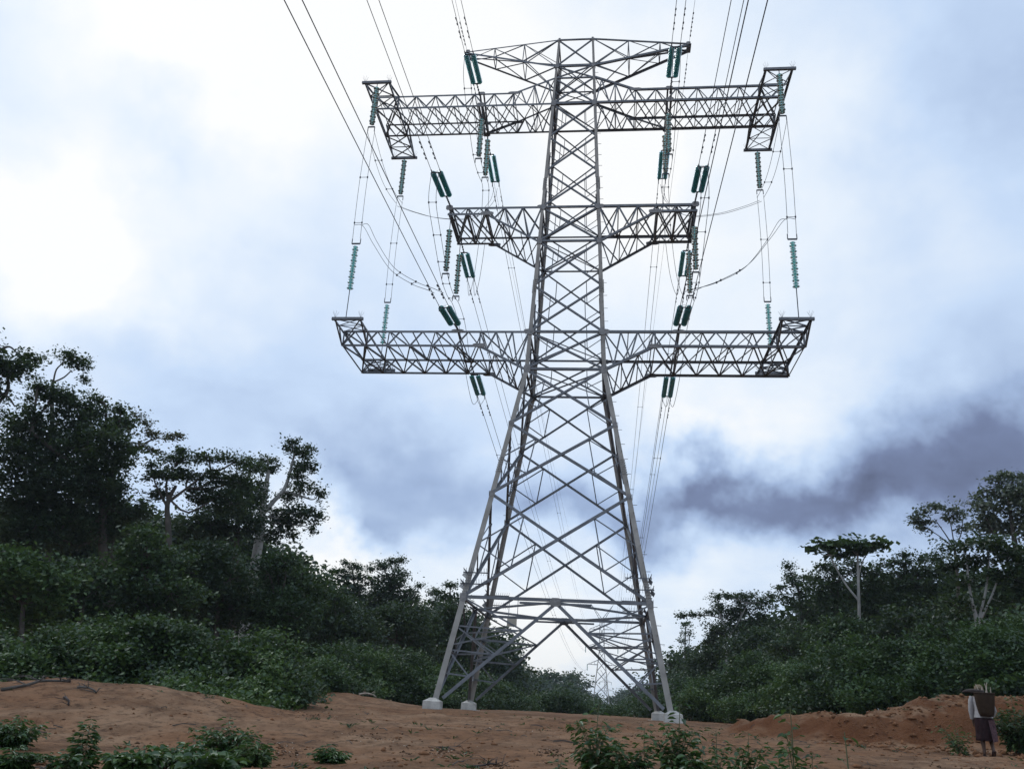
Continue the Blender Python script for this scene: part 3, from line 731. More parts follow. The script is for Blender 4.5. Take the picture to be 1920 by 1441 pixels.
# jumper supports
FX = 12.42
for sx in (-1, 1):
    yb = hw(zab); ym = hw(zmt); xi, xm = 5.98, 7.36
    suspension(sx, 'under the camera side of the upper crossarm', (sx*xi, -yb, zab), (sx*xi, -yb, 32.75))
    suspension(sx, 'under the far side of the upper crossarm', (sx*xi, yb, zab), (sx*xi, yb, 33.3))
    suspension(sx, 'under the camera side of the middle crossarm', (sx*xm, -ym, zmbo), (sx*xm, -ym, 24.25))
    suspension(sx, 'under the far side of the middle crossarm', (sx*xm, ym, zmbo), (sx*xm, ym, 24.55))
    suspension(sx, 'under the near outer tip of the upper crossarm', (sx*FX, -3.87, zab-.05), (sx*FX, -3.87, 33.45))
    suspension(sx, 'under the far outer tip of the upper crossarm', (sx*FX, 3.87, zab-.05), (sx*FX, 3.87, 33.6))
    suspension(sx, 'above the near outer tip of the lower crossarm', (sx*FX, -3.79, zbt+.05), (sx*FX, -3.79, 25.15), wd=.5)
    suspension(sx, 'above the far outer tip of the lower crossarm', (sx*FX, 3.79, zbt+.05), (sx*FX, 3.79, 25.15), wd=.42)
    # vertical pairs between the outer strings
    for fy, nm, sw_, lo_ in ((-3.84, 'camera side', .23, 25.5), (3.84, 'far side', .21, 25.5)):
        pts = [Vector((sx*(FX+.06*math.sin(t*PI)), fy, 33.15+(lo_-33.15)*t)) for t in np.linspace(0, 1, 13)]
        bundle('jumper_cable', f"vertical jumper pair joining upper and lower {SIDE[sx]} crossarm tips on the {nm}", 'jumper wire', 'vertical jumper pairs', pts, (sw_, 0, 0), .014, spacers=(3.4, 6.6))
    # diagonal between the two upper outer strings
    a, b = Vector((sx*FX, -3.87, 33.1)), Vector((sx*FX, 3.87, 33.0)); mid_ = (a+b)/2-Vector((0, 0, .75))
    bundle('jumper_cable', f"jumper pair slung between two outer strings of the upper {SIDE[sx]} crossarm", 'jumper wire', 'jumper pairs', catmull([a, lerp(a, mid_, .5)-Vector((0, 0, .15)), mid_, lerp(b, mid_, .5)-Vector((0, 0, .15)), b], 6), (.22, 0, 0), .014, spacers=(2.2, 5.2))
    # upper crossarm, far clamp, out to the far outer string
    e = CL[('upper', sx, 1)]+Vector((0, 0, -.3))
    bundle('jumper_cable', f"sagging jumper pair from the upper {SIDE[sx]} far insulator out to its tip string", 'jumper wire', 'jumper pairs',
           catmull([e, e+Vector((sx*.25, -.4, -1.6)), e+Vector((sx*1.5, -1.1, -3.3)), Vector((sx*9.6, 4.5, 32.15)), Vector((sx*11.3, 4.0, 32.35)), Vector((sx*FX, 3.87, 32.75))], 8), (.10, .16, .07), .014, spacers=(3.4,))
    # upper crossarm, near clamp round under the arm and down to the middle far clamp
    e, q = CL[('upper', sx, -1)]+Vector((0, 0, -.3)), CL[('middle', sx, 1)]+Vector((0, 0, -.25))
    bundle('jumper_cable', f"twin jumper loop under the upper {SIDE[sx]} crossarm down to the middle one", 'jumper wire', 'jumper loops',
           catmull([e, e+Vector((-sx*.02, .15, -1.6)), Vector((sx*6.0, -4.6, 33.3)), Vector((sx*xi, -yb-.6, 32.4)), Vector((sx*xi, 0, 32.55)), Vector((sx*xi, yb+.4, 32.95)), Vector((sx*6.05, 2.6, 32.2)), Vector((sx*6.2, 3.4, 30.2)), Vector((sx*6.6, 4.6, 27.6)), Vector((sx*7.15, 6.2, 26.9)), q], 8), (.21, 0, 0), .016, spacers=(2.2, 4.2, 6.5, 8.5, 11, 13.5))
    # middle crossarm, near clamp round under the arm and down to the lower far clamp
    e, q = CL[('middle', sx, -1)]+Vector((0, 0, -.3)), CL[('lower', sx, 1)]+Vector((0, 0, -.25))
    bundle('jumper_cable', f"twin jumper loop under the middle {SIDE[sx]} crossarm down to the lower one", 'jumper wire', 'jumper loops',
           catmull([e, e+Vector((sx*.02, .1, -1.7)), Vector((sx*7.4, -4.8, 25.2)), Vector((sx*xm, -ym-.4, 23.95)), Vector((sx*xm, 0, 23.75)), Vector((sx*xm, ym+.3, 24.1)), Vector((sx*7.1, 3.3, 23.2)), Vector((sx*6.8, 4.6, 21.0)), Vector((sx*6.4, 6.3, 19.0)), q], 8), (.21, 0, 0), .016, spacers=(1.8, 3.8, 5.6, 7.4, 9.5, 12))
    # lower crossarm near clamp out and up to the vertical pair
    e = CL[('lower', sx, -1)]+Vector((0, -.1, .12))
    bundle('jumper_cable', f"jumper pair curving up from the lower {SIDE[sx]} near insulator to the outer pair", 'jumper wire', 'jumper pairs',
           catmull([e+Vector((0, -1.3, -.1)), e+Vector((sx*.6, -.9, .35)), e+Vector((sx*1.7, -.1, 1.15)), Vector((sx*9.6, -5.4, 22.6)), Vector((sx*11.0, -4.6, 24.7)), Vector((sx*11.9, -4.0, 26.25)), Vector((sx*FX, -3.84, 26.4))], 8), lambda t: Vector((.24-.16*math.sin(t*PI), 0, .08*math.sin(t*PI))), .015, spacers=(2.4, 4.2))

# ------------------------------------------------------------------ distant suspension towers
def far_tower(lx, ly, gz_, H, label, s=1.0):
    o = empty('suspension_tower', TL(lx, ly, gz_), TPSI); tag(o, label, 'transmission tower', 'distant suspension towers')
    k = H/42.0
    def hh(z): return (3.7-(3.7-1.05)*min(z, 24)/24 if z < 24 else 1.05-.25*(z-24)/13)*1.0
    lv = [0, 6.5, 12, 16.5, 20.5, 24, 27.2, 30.4, 33.6, 36.5]
    C4 = ((-1, -1), (1, -1), (1, 1), (-1, 1))
    def cn(i, z): a, b = C4[i % 4]; return Vector((a*hh(z), b*hh(z), z))*1.0
    for i in range(4):
        mb = MB()
        for a, b in zip(lv[:-1], lv[1:]): mb.bar(cn(i, a)*k, cn(i, b)*k, .22*s, .22*s, (1, 0, 0))
        mb.build('leg', M['steel_leg_lit'], o)
        for a, b in zip(lv[:-1], lv[1:]):
            for (p, q) in ((cn(i, a), cn(i+1, b)), (cn(i+1, a), cn(i, b))):
                mb = MB(); mb.bar(p*k, q*k, .11*s, .09*s, (0, 0, 1)); mb.build('diagonal_brace', M['steel'], o)
        for z in (lv[5], lv[7], lv[9]): mb = MB(); mb.bar(cn(i, z)*k, cn(i+1, z)*k, .12*s, .1*s, (0, 0, 1)); mb.build('horizontal_strut', M['steel'], o)
    for sx in (-1, 1):
        for (z, L) in ((33.0, 5.0), (26.0, 6.6), (19.0, 5.8)):
            mb = MB(); r = hh(z); tip = Vector((sx*L, 0, z))
            for sy in (-1, 1):
                mb.bar(Vector((sx*r, sy*r, z))*k, tip*k, .12*s, .12*s, (0, 0, 1)); mb.bar(Vector((sx*r, sy*r, z+1.7))*k, tip*k, .10*s, .1*s, (0, 0, 1))
                for t in (.3, .6): mb.bar(lerp(Vector((sx*r, sy*r, z)), tip, t)*k, lerp(Vector((sx*r, sy*r, z+1.7)), tip, t)*k, .07*s, .07*s, (0, 1, 0))
            mb.build('crossarm', M['steel'], o)
            mb = MB(); mb.tube([tip*k, (tip-Vector((0, 0, 2.4)))*k], .11*s, 6); mb.build('insulator_string', M['glass'], o)
        mb = MB(); tip = Vector((sx*4.6, 0, 43.0))      # earth wire horns
        for sy in (-1, 1):
            mb.bar(Vector((sx*.8, sy*.8, 36.5))*k, tip*k, .12*s, .12*s, (0, 1, 0)); mb.bar(Vector((-sx*.5, sy*.8, 36.5))*k, tip*k, .10*s, .1*s, (0, 1, 0))
        for t in np.linspace(.15, .9, 6):
            a_, b_ = lerp(Vector((sx*.8, .8, 36.5)), tip, float(t)), lerp(Vector((-sx*.5, -.8, 36.5)), tip, float(t)+.06); mb.bar(a_*k, b_*k, .07*s, .07*s, (0, 1, 0))
        mb.build('earth_wire_horn', M['steel'], o)
    return o
far_tower(NTX, NTY, NTZ, 42.0, 'distant grey lattice tower with two horns seen between the large tower legs', 1.35)
far_tower(NTX+1.5, NTY+420, -9, 42.0, 'faint farthest lattice tower behind the distant horned one', 1.6)
# ------------------------------------------------------------------ vegetation
def leafmat(name, c1, c2, c3, trans=.30, gloss=.06, rough=.45, patch=.25):
    m = bpy.data.materials.new(name); m.use_nodes = True; nt = m.node_tree; h = G(nt); nt.nodes.clear()
    geo = h.n('ShaderNodeNewGeometry'); rnd = geo.outputs['Random Per Island']
    nz = h.noise(geo.outputs['Position'], patch, 3, .6)
    f = h.m('ADD', h.m('MULTIPLY', rnd, .45), h.m('MULTIPLY', nz.outputs[0], .62))
    col = h.ramp(f, [(.22, c1), (.52, c2), (.86, c3)])
    d = h.n('ShaderNodeBsdfDiffuse'); h.l(col, d.inputs[0])
    t = h.n('ShaderNodeBsdfTranslucent'); h.l(h.mix(.5, col, (.10, .16, .03)), t.inputs[0])
    a = h.n('ShaderNodeMixShader'); a.inputs[0].default_value = trans; h.l(d.outputs[0], a.inputs[1]); h.l(t.outputs[0], a.inputs[2])
    gl = h.n('ShaderNodeBsdfGlossy'); gl.inputs['Roughness'].default_value = rough; gl.inputs[0].default_value = (.9, .95, 1, 1)
    b = h.n('ShaderNodeMixShader'); b.inputs[0].default_value = gloss; h.l(a.outputs[0], b.inputs[1]); h.l(gl.outputs[0], b.inputs[2])
    o = h.n('ShaderNodeOutputMaterial'); h.l(b.outputs[0], o.inputs[0]); return m
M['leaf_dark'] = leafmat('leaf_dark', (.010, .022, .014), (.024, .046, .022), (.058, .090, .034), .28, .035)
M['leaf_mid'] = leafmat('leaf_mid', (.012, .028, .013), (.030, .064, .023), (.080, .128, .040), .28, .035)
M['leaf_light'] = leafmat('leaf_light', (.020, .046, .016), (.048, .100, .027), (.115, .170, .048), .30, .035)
M['leaf_pale'] = leafmat('leaf_pale', (.060, .080, .066), (.105, .125, .100), (.165, .185, .14), .3, .05)
M['leaf_red'] = leafmat('leaf_brown', (.035, .032, .022), (.065, .055, .034), (.11, .09, .05), .28, .03)
M['leaf_shrub'] = leafmat('leaf_shrub', (.014, .042, .012), (.034, .086, .020), (.085, .160, .040), .28, .05, .4, 1.6)
M['bark'] = pmat('bark', (.10, .088, .076), .9, 0, .45, 1.2, .5, 6, .15)
M['bark_pale'] = pmat('bark_pale', (.36, .35, .33), .9, 0, .35, .8, .4, 5, .15)
M['stem'] = pmat('green_stem', (.10, .11, .05), .7, 0, .3, 5)

def P(px, py, d):
    q = ray(px, py); k = d/math.hypot(q.x, q.y); return Vector((q.x*k, q.y*k, CAMZ+q.z*k))
def leaf_mesh(name, C, size, r, up=.55, aspect=.5, droop=.0, mult=None):
    """C (n,3) leaf centres -> diamond shaped leaves"""
    n = len(C)
    N = r.normal(size=(n, 3)); N /= np.linalg.norm(N, axis=1, keepdims=True); N[:, 2] = np.abs(N[:, 2])*1.0+up
    N /= np.linalg.norm(N, axis=1, keepdims=True)
    A = np.cross(N, r.normal(size=(n, 3))); A /= np.linalg.norm(A, axis=1, keepdims=True)+1e-9
    A[:, 2] -= droop; B = np.cross(N, A)
    s = size*r.uniform(.6, 1.35, (n, 1))*(1 if mult is None else mult[:, None]); wv = s*aspect*r.uniform(.8, 1.2, (n, 1))
    V = np.empty((n, 4, 3)); V[:, 0] = C-A*s*.5; V[:, 1] = C+B*wv*.5-A*s*.05; V[:, 2] = C+A*s*.5-N*s*.10; V[:, 3] = C-B*wv*.5-A*s*.05
    return npmesh(name, V.reshape(-1, 3), np.arange(n*4).reshape(n, 4))
def blob_points(c, rad, r, leaf, dens=1.0, clump=.45, shell=.55, core=1.0):
    """leaf centres clumped inside an ellipsoid"""
    rx, ry, rz = rad; area = (rx*rz+ry*rz+rx*ry)*PI*.8
    k = max(4, int(area*.62/(clump*clump*2.2)*dens*1.75)); npl = max(10, int(1.0*(clump/leaf)**2*15))
    u = r.normal(size=(k, 3)); u /= np.linalg.norm(u, axis=1, keepdims=True); rr = shell+(1-shell)*r.random((k, 1))**.6
    cc = u*rr*(1+.16*r.normal(size=(k, 1)))*np.array(rad)+np.array(c)
    cs = clump*r.uniform(.6, 1.4, (k, 1, 1))
    L = cc[:, None, :]+r.normal(size=(k, npl, 3))*np.array([1, 1, .55])*cs*.88
    L = L.reshape(-1, 3); m = int(len(L)*.055*core)
    u = r.normal(size=(m, 3)); u /= np.linalg.norm(u, axis=1, keepdims=True)+1e-9
    K = u*r.random((m, 1))**.4*.72*np.array(rad)+np.array(c)
    return np.concatenate([L, K]), cc, np.concatenate([np.ones(len(L)), np.full(m, 1.9)])
def limb(mb, a, b, r0, r1, r, sag=.12, n=6):
    a, b = Vector(a), Vector(b); L = (b-a).length; j = Vector(r.normal(size=3))*L*.06
    m1 = lerp(a, b, .4)+Vector((0, 0, L*sag))*-.6+j; m2 = lerp(a, b, .75)+Vector((0, 0, L*sag))*.3-j*.6
    mb.tube(catmull([a, m1, m2, b], 3), [r0+(r1-r0)*t for t in np.linspace(0, 1, 10)], n, False)
def tree(name, label, d, blobs, trunk, leaf='leaf_dark', size=.25, dens=1.0, clump=.45, bark='bark', group='forest trees', limbs=True, seed=1, dj=.35, ex=(), shell=.5, up=.55, aspect=.62, forks=(), core=1.0):
    """blobs: (px, py, half width px, half height px); trunk: (px, py, width px) from the ground up, all at distance d"""
    r = np.random.default_rng(seed); sc = d/FPX*1.06
    b0 = P(trunk[0][0], trunk[0][1], d); base = Vector((b0.x, b0.y, gz(b0.x, b0.y)-.15))
    o = empty(name, base); tag(o, label, 'tree', group)
    pts, ccs, cen, mls = [], [], [], []
    for (px, py, hwx, hhy) in blobs:
        dd = d+r.uniform(-dj, dj)*hwx*sc*2; c = P(px, py, dd); rad = (max(.3, hwx*sc*.98-clump*.35), max(.35, (hwx*.6+hhy*.4)*sc*.95-clump*.3), max(.15, hhy*sc*.98-clump*.35))
        p, cc, ml = blob_points(c, rad, r, size, dens, clump, shell, core); pts.append(p); ccs.append(cc); cen.append(c); mls.append(ml)
    C = np.concatenate(pts)-np.array(base)
    link('crown', leaf_mesh('crown', C, size, r, up, aspect, mult=np.concatenate(mls)), M[leaf], o)
    mb = MB(); tp = [P(px, py, d)-base for (px, py, _) in trunk]; tw = [w_*sc*.5 for (_, _, w_) in trunk]
    if tp[0].z > .3: tp.insert(0, Vector((tp[0].x, tp[0].y, 0))); tw.insert(0, tw[0]*1.12)
    cp_ = catmull(tp, 4); rad = np.interp(np.linspace(0, 1, len(cp_)), np.linspace(0, 1, len(tw)), tw).tolist()
    mb.tube(cp_, rad, 8, False)
    for fk in forks:
        fp = catmull([P(px, py, d)-base for (px, py, _) in fk], 4); fr_ = np.interp(np.linspace(0, 1, len(fp)), np.linspace(0, 1, len(fk)), [w_*sc*.5 for (_, _, w_) in fk]).tolist()
        mb.tube(fp, fr_, 7, False)
    src = cp_[len(cp_)//2:]
    for fk in forks: src = src+[P(px, py, d)-base for (px, py, _) in fk[1:]]
    if limbs:
        for c, cc in zip(cen, ccs):
            e = c-base
            # leave the trunk below the clump it carries
            cand = [s_ for s_ in src if s_.z < e.z+.3] or src[:1]
            st = min(cand, key=lambda s_: (s_-e).length); r1 = max(.02, min(.06, tw[-1]*.4))
            limb(mb, st, e, max(.03, min(.12, tw[-1]*.8)), r1, r)
            for q in cc[r.choice(len(cc), min(len(cc), 7), False)]:
                limb(mb, e, Vector(q)-base, r1*.8, .012, r, .05, 5)
    mb.build('trunk', M[bark], o, True)
    return o
LG, RG = 'trees of the left forest edge', 'trees of the right forest edge'
# ---- left
tree('forest_tree', 'giant tree at the left edge of the picture with drooping outer boughs', 60, [(18, 692, 42, 20), (58, 672, 24, 13), (-40, 660, 60, 30), (-130, 690, 80, 45), (-20, 720, 25, 10), (-15, 745, 14, 40), (-60, 770, 40, 30), (-180, 780, 70, 60)], [(-110, 1150, 40), (-112, 900, 34), (-95, 760, 22)], group=LG, seed=11,
     forks=[[(-95, 760, 14), (-40, 690, 8), (0, 657, 5), (18, 650, 3), (32, 662, 2)], [(-95, 800, 10), (-20, 770, 6), (10, 742, 4), (28, 762, 2)]], size=.24)
tree('forest_tree', 'slim tree with small round tufts poking above the big left crown', 70, [(124, 664, 19, 10), (150, 688, 16, 13), (138, 676, 22, 10), (158, 708, 7, 10)], [(98, 1000, 9), (98, 800, 7), (97, 735, 5), (100, 712, 4)], group=LG, seed=12, forks=[[(100, 716, 3), (106, 692, 2.5), (122, 678, 2)], [(101, 716, 3), (120, 707, 2.5), (134, 694, 2)]], limbs=False, size=.22, clump=.36)
tree('forest_tree', 'massive dark tree with broad dense crown on the far left', 65, [(95, 742, 42, 20), (70, 725, 18, 8), (150, 772, 50, 34), (60, 800, 55, 36), (110, 840, 75, 48), (30, 868, 55, 45), (180, 838, 58, 50), (215, 800, 28, 32), (185, 752, 16, 10), (225, 770, 12, 16), (130, 910, 75, 45), (50, 945, 60, 45), (195, 910, 45, 45), (230, 850, 20, 25), (195, 985, 48, 36), (120, 985, 60, 36), (50, 1000, 55, 30), (245, 960, 30, 26)],
     [(194, 1150, 15), (192, 1000, 13), (190, 920, 11), (165, 840, 7)], group=LG, seed=13, size=.24, dens=.95, forks=[[(190, 930, 10), (210, 880, 8), (222, 820, 5)], [(185, 900, 9), (110, 850, 7), (60, 810, 4)]])
tree('forest_tree', 'tree with a long bare limb reaching right and thin leaf tufts', 67, [(252, 776, 22, 8), (238, 800, 14, 20), (285, 812, 26, 8), (312, 820, 22, 7), (332, 816, 8, 5), (262, 838, 30, 9), (288, 845, 12, 5), (240, 868, 24, 14), (272, 793, 14, 4)], [(206, 1150, 16), (207, 980, 14), (212, 885, 10), (225, 862, 7)], group=LG, seed=14, dens=.55, size=.22, leaf='leaf_red', clump=.35,
     forks=[[(225, 862, 5), (252, 846, 4), (276, 828, 3), (300, 820, 2)], [(222, 860, 4), (240, 815, 3), (258, 782, 2)]], limbs=False)
tree('forest_tree', 'flat topped tree with spreading umbrella crown left of the leaning giant', 62, [(332, 860, 38, 11), (392, 856, 36, 13), (448, 868, 28, 13), (300, 893, 36, 14), (352, 892, 46, 15), (418, 896, 46, 17), (460, 905, 22, 20), (300, 925, 28, 12), (380, 930, 50, 20), (435, 945, 40, 25), (340, 845, 12, 5), (282, 872, 16, 5)],
     [(316, 1150, 11), (316, 1000, 10), (314, 945, 8), (330, 910, 5)], group=LG, seed=15, dens=.75, size=.22, clump=.38, forks=[[(314, 950, 5), (295, 915, 3), (288, 896, 2)], [(316, 940, 6), (350, 915, 4), (395, 880, 3)], [(316, 940, 5), (312, 905, 3), (330, 870, 2)]])
tree('forest_tree', 'dense rounded tree filling the gap behind the leaning giant', 72, [(470, 878, 24, 20), (452, 925, 38, 36), (478, 930, 22, 30), (440, 985, 48, 40), (400, 985, 40, 36), (475, 985, 22, 22), (360, 985, 40, 30)], [(440, 1150, 13), (442, 1040, 11), (448, 950, 7)], group=LG, seed=16, dens=.9)
tree('forest_tree', 'tall leaning pale trunked tree with split crown left of the tower', 75, [(503, 862, 22, 9), (492, 878, 12, 18), (512, 880, 14, 14), (546, 826, 16, 11), (536, 840, 12, 8), (562, 846, 26, 16), (580, 838, 10, 5), (572, 872, 24, 16), (588, 876, 12, 10), (556, 890, 18, 14), (568, 912, 26, 14), (540, 928, 24, 12), (602, 925, 13, 16), (556, 962, 36, 20), (592, 968, 16, 20), (528, 985, 30, 24), (504, 1010, 24, 14), (552, 1008, 11, 12), (584, 994, 8, 8), (515, 965, 18, 16), (492, 990, 12, 14)],
     [(478, 1060, 17), (486, 1010, 16), (491, 965, 14), (498, 915, 10), (503, 885, 6), (502, 866, 3)], group=LG, seed=17, bark='bark_pale', dens=.85, size=.25, clump=.34, forks=[[(493, 962, 9), (514, 938, 8), (534, 915, 7), (545, 880, 5), (552, 850, 3)], [(530, 920, 5), (560, 928, 4), (582, 936, 2)], [(498, 918, 3), (490, 898, 2), (486, 880, 1.5)]])
VT = [  # vine-draped trees of the left understorey
 ('low bushy tree with pale green top at the left edge', 50, [(20, 1050, 45, 32), (60, 1075, 50, 36), (10, 1110, 50, 45), (90, 1110, 45, 40), (40, 1160, 60, 40)], (40, 1190), 'leaf_light'),
 ('vine covered tree with domed top second from the left edge', 52, [(150, 1065, 45, 30), (110, 1085, 40, 30), (180, 1100, 45, 38), (140, 1140, 55, 45), (190, 1170, 45, 40)], (150, 1190), 'leaf_mid'),
 ('cone shaped vine draped tree below the umbrella crown', 54, [(272, 1008, 30, 22), (262, 1040, 48, 32), (300, 1062, 50, 36), (240, 1085, 48, 36), (320, 1110, 55, 45), (270, 1140, 60, 45)], (280, 1200), 'leaf_mid'),
 ('dark tangled tree standing left of the pale leaning trunk', 58, [(400, 1045, 48, 40), (360, 1075, 45, 42), (430, 1085, 42, 42), (390, 1130, 60, 45), (450, 1140, 40, 45)], (405, 1200), 'leaf_dark'),
 ('broad green tree with layered leaves right of the pale leaning trunk', 60, [(530, 1050, 40, 20), (495, 1065, 28, 26), (565, 1075, 38, 26), (520, 1095, 55, 38), (580, 1110, 42, 38), (540, 1150, 60, 45), (490, 1140, 40, 45)], (535, 1220), 'leaf_mid'),
 ('dark shrubby tree on the slope below the thin left treetops', 66, [(625, 1115, 30, 18), (605, 1140, 40, 32), (655, 1150, 40, 32), (620, 1185, 55, 40), (680, 1185, 40, 35)], (630, 1250), 'leaf_dark'),
 ('rounded dark bush tree just left of the tower foot', 74, [(735, 1150, 42, 28), (700, 1165, 36, 30), (775, 1165, 36, 28), (735, 1200, 55, 36), (790, 1205, 40, 32)], (740, 1260), 'leaf_dark'),
 ('leafy tree seen behind the left tower leg', 84, [(850, 1150, 34, 28), (820, 1180, 34, 30), (880, 1190, 34, 36), (850, 1220, 45, 34), (905, 1225, 30, 36)], (850, 1270), 'leaf_dark'),
]
for k, (lb, d, bl, (tx, ty), lf) in enumerate(VT):
    tree('forest_tree', lb, d, bl, [(tx, ty+60, 9), (tx, ty, 8), (tx+4, ty-60, 6)], lf, group=LG, seed=30+k, dens=.8, clump=.50, size=.25, dj=.5)
tree('forest_tree', 'layered slender tree with thin twin stems beyond the left slope', 98, [(652, 1056, 18, 7), (668, 1064, 18, 6), (638, 1070, 20, 8), (676, 1078, 18, 8), (652, 1082, 26, 8), (690, 1092, 16, 8), (665, 1102, 24, 8), (648, 1108, 12, 5)], [(664, 1240, 4), (664, 1150, 3.5), (664, 1095, 3), (660, 1066, 2)], group=LG, seed=51, dens=.7, size=.26, clump=.36, forks=[[(672, 1240, 3.5), (671, 1150, 3), (674, 1100, 2)]])
tree('forest_tree', 'taller twin topped tree right of the layered slender one', 100, [(736, 1052, 17, 9), (752, 1050, 9, 10), (716, 1062, 20, 9), (698, 1066, 9, 5), (742, 1080, 24, 20), (718, 1095, 28, 18), (738, 1115, 36, 28), (706, 1125, 34, 24), (760, 1125, 18, 22)], [(728, 1250, 6), (727, 1160, 5), (732, 1085, 3)], group=LG, seed=52, dens=.85, size=.27)
tree('forest_tree', 'sparse broken topped tree between the left treetops and the tower', 104, [(786, 1097, 7, 5), (776, 1115, 6, 14), (770, 1140, 14, 18), (782, 1125, 5, 10)], [(772, 1250, 4), (770, 1160, 4), (770, 1110, 3), (767, 1098, 2)], group=LG, seed=53, dens=.6, size=.26, forks=[[(771, 1135, 2.5), (778, 1115, 2), (785, 1101, 1.5)]])
tree('forest_tree', 'dark tree whose top meets the left tower leg', 92, [(846, 1096, 17, 9), (824, 1112, 18, 10), (848, 1120, 22, 14), (822, 1138, 26, 16), (856, 1142, 24, 18), (805, 1128, 12, 8), (838, 1160, 36, 20)], [(842, 1260, 5), (842, 1170, 4.5), (844, 1110, 3)], group=LG, seed=54, dens=.9, size=.26)
# ---- right
tree('forest_tree', 'thin pale stemmed tree with wispy leaves just right of the tower', 118, [(1285, 1168, 11, 6), (1290, 1186, 10, 10), (1280, 1202, 11, 10), (1288, 1220, 9, 10), (1268, 1240, 16, 14), (1296, 1245, 8, 14)], [(1284, 1300, 3), (1284, 1230, 2.6), (1286, 1168, 1.6)], group=RG, seed=61, dens=.5, size=.27, bark='bark_pale', leaf='leaf_mid', forks=[[(1290, 1300, 2.4), (1291, 1230, 2), (1293, 1190, 1.2)]])
tree('forest_tree', 'spreading tree with a long flat bough pointing at the tower', 92, [(1284, 1154, 10, 2.5), (1306, 1152, 14, 3), (1328, 1147, 12, 4), (1345, 1118, 13, 8), (1370, 1118, 22, 9), (1400, 1122, 26, 12), (1352, 1140, 22, 12), (1392, 1146, 34, 16), (1432, 1128, 18, 14), (1340, 1182, 22, 20), (1375, 1172, 34, 22), (1425, 1160, 22, 22), (1330, 1200, 18, 14), (1446, 1118, 10, 6)], [(1364, 1260, 5), (1362, 1215, 4.5), (1358, 1190, 4)], group=RG, seed=62, dens=.75, size=.25, bark='bark_pale', forks=[[(1360, 1195, 3), (1352, 1160, 2.4), (1310, 1152, 1.6), (1280, 1155, 1)], [(1362, 1200, 3), (1385, 1165, 2.5), (1402, 1130, 1.5)]])
tree('forest_tree', 'ragged vine hung tree standing left of the parasol tree', 86, [(1477, 1062, 9, 8), (1484, 1078, 14, 10), (1496, 1094, 20, 12), (1462, 1100, 10, 10), (1468, 1118, 12, 12), (1515, 1080, 16, 8), (1510, 1112, 26, 22), (1520, 1145, 30, 26), (1485, 1125, 14, 14), (1505, 1175, 40, 22)], [(1505, 1270, 6), (1504, 1180, 5), (1496, 1095, 3)], group=RG, seed=63, dens=.75, size=.24)
tree('parasol_tree', 'parasol tree with big glossy leaves in one flat layer on forked pale trunk', 70, [(1522, 1026, 14, 8), (1540, 1018, 12, 7), (1562, 1026, 18, 9), (1588, 1016, 18, 7), (1612, 1024, 20, 8), (1640, 1016, 16, 7), (1655, 1024, 10, 7), (1575, 1040, 22, 6), (1605, 1036, 24, 7), (1575, 1018, 20, 8), (1600, 1020, 20, 8), (1628, 1026, 18, 8), (1550, 1034, 18, 7)], [(1611, 1230, 6), (1611, 1150, 5), (1609, 1080, 4), (1608, 1040, 3)], 'leaf_mid', .50, 1.25, .42, 'bark_pale', RG, seed=64, forks=[[(1610, 1125, 4), (1588, 1098, 3), (1568, 1065, 2.5), (1556, 1040, 2)], [(1609, 1085, 2.5), (1616, 1055, 2), (1630, 1030, 1.5)]], aspect=.75, up=.8)
tree('forest_tree', 'dark tree filling the space beneath the parasol leaves', 74, [(1545, 1062, 24, 12), (1575, 1070, 28, 16), (1535, 1085, 26, 16), (1560, 1110, 38, 28), (1610, 1062, 30, 14), (1640, 1075, 24, 20), (1625, 1110, 32, 26), (1590, 1150, 50, 28)], [(1572, 1260, 6), (1572, 1160, 5), (1570, 1090, 3)], group=RG, seed=65, dens=.7, size=.24)
tree('forest_tree', 'dark flat layered tree right of the parasol tree', 76, [(1695, 1040, 14, 6), (1690, 1054, 26, 8), (1662, 1058, 20, 8), (1730, 1048, 22, 8), (1758, 1046, 22, 9), (1700, 1074, 40, 14), (1750, 1070, 34, 14), (1680, 1095, 34, 16), (1735, 1100, 40, 20), (1700, 1130, 50, 24), (1660, 1140, 30, 24)], [(1712, 1270, 7), (1710, 1180, 6), (1705, 1090, 4)], group=RG, seed=66, dens=.8, size=.24)
tree('forest_tree', 'pale feathery umbrella tree with fanned bare branches', 66, [(1714, 970, 13, 6), (1728, 960, 16, 7), (1756, 948, 22, 7), (1778, 952, 18, 8), (1798, 962, 16, 10), (1732, 990, 12, 5), (1742, 978, 18, 7), (1776, 972, 20, 8), (1806, 986, 18, 12), (1722, 980, 10, 4)], [(1800, 1200, 6), (1796, 1090, 5), (1790, 1028, 4)], 'leaf_pale', .24, .62, .34, group=RG, seed=67, limbs=False, forks=[[(1790, 1028, 2.4), (1772, 1000, 1.8), (1752, 972, 1.2)], [(1790, 1028, 2.2), (1785, 995, 1.6), (1778, 960, 1)], [(1790, 1028, 2.2), (1762, 1005, 1.5), (1730, 985, 1)], [(1791, 1028, 2.2), (1802, 1000, 1.6), (1806, 970, 1)]])
tree('forest_tree', 'tallest pale grey leaved tree at the right edge of the picture', 62, [(1868, 898, 26, 13), (1900, 892, 22, 11), (1850, 920, 26, 16), (1888, 922, 32, 18), (1915, 930, 26, 24), (1838, 948, 22, 16), (1870, 955, 36, 20), (1912, 972, 34, 24), (1838, 978, 26, 18), (1872, 992, 36, 20), (1950, 940, 40, 50), (1985, 1000, 50, 60)], [(1915, 1200, 13), (1912, 1080, 11), (1900, 1000, 7), (1890, 930, 4)], 'leaf_pale', .25, .62, .36, group=RG, seed=68, forks=[[(1910, 1040, 6), (1865, 1000, 4), (1845, 960, 2)]])
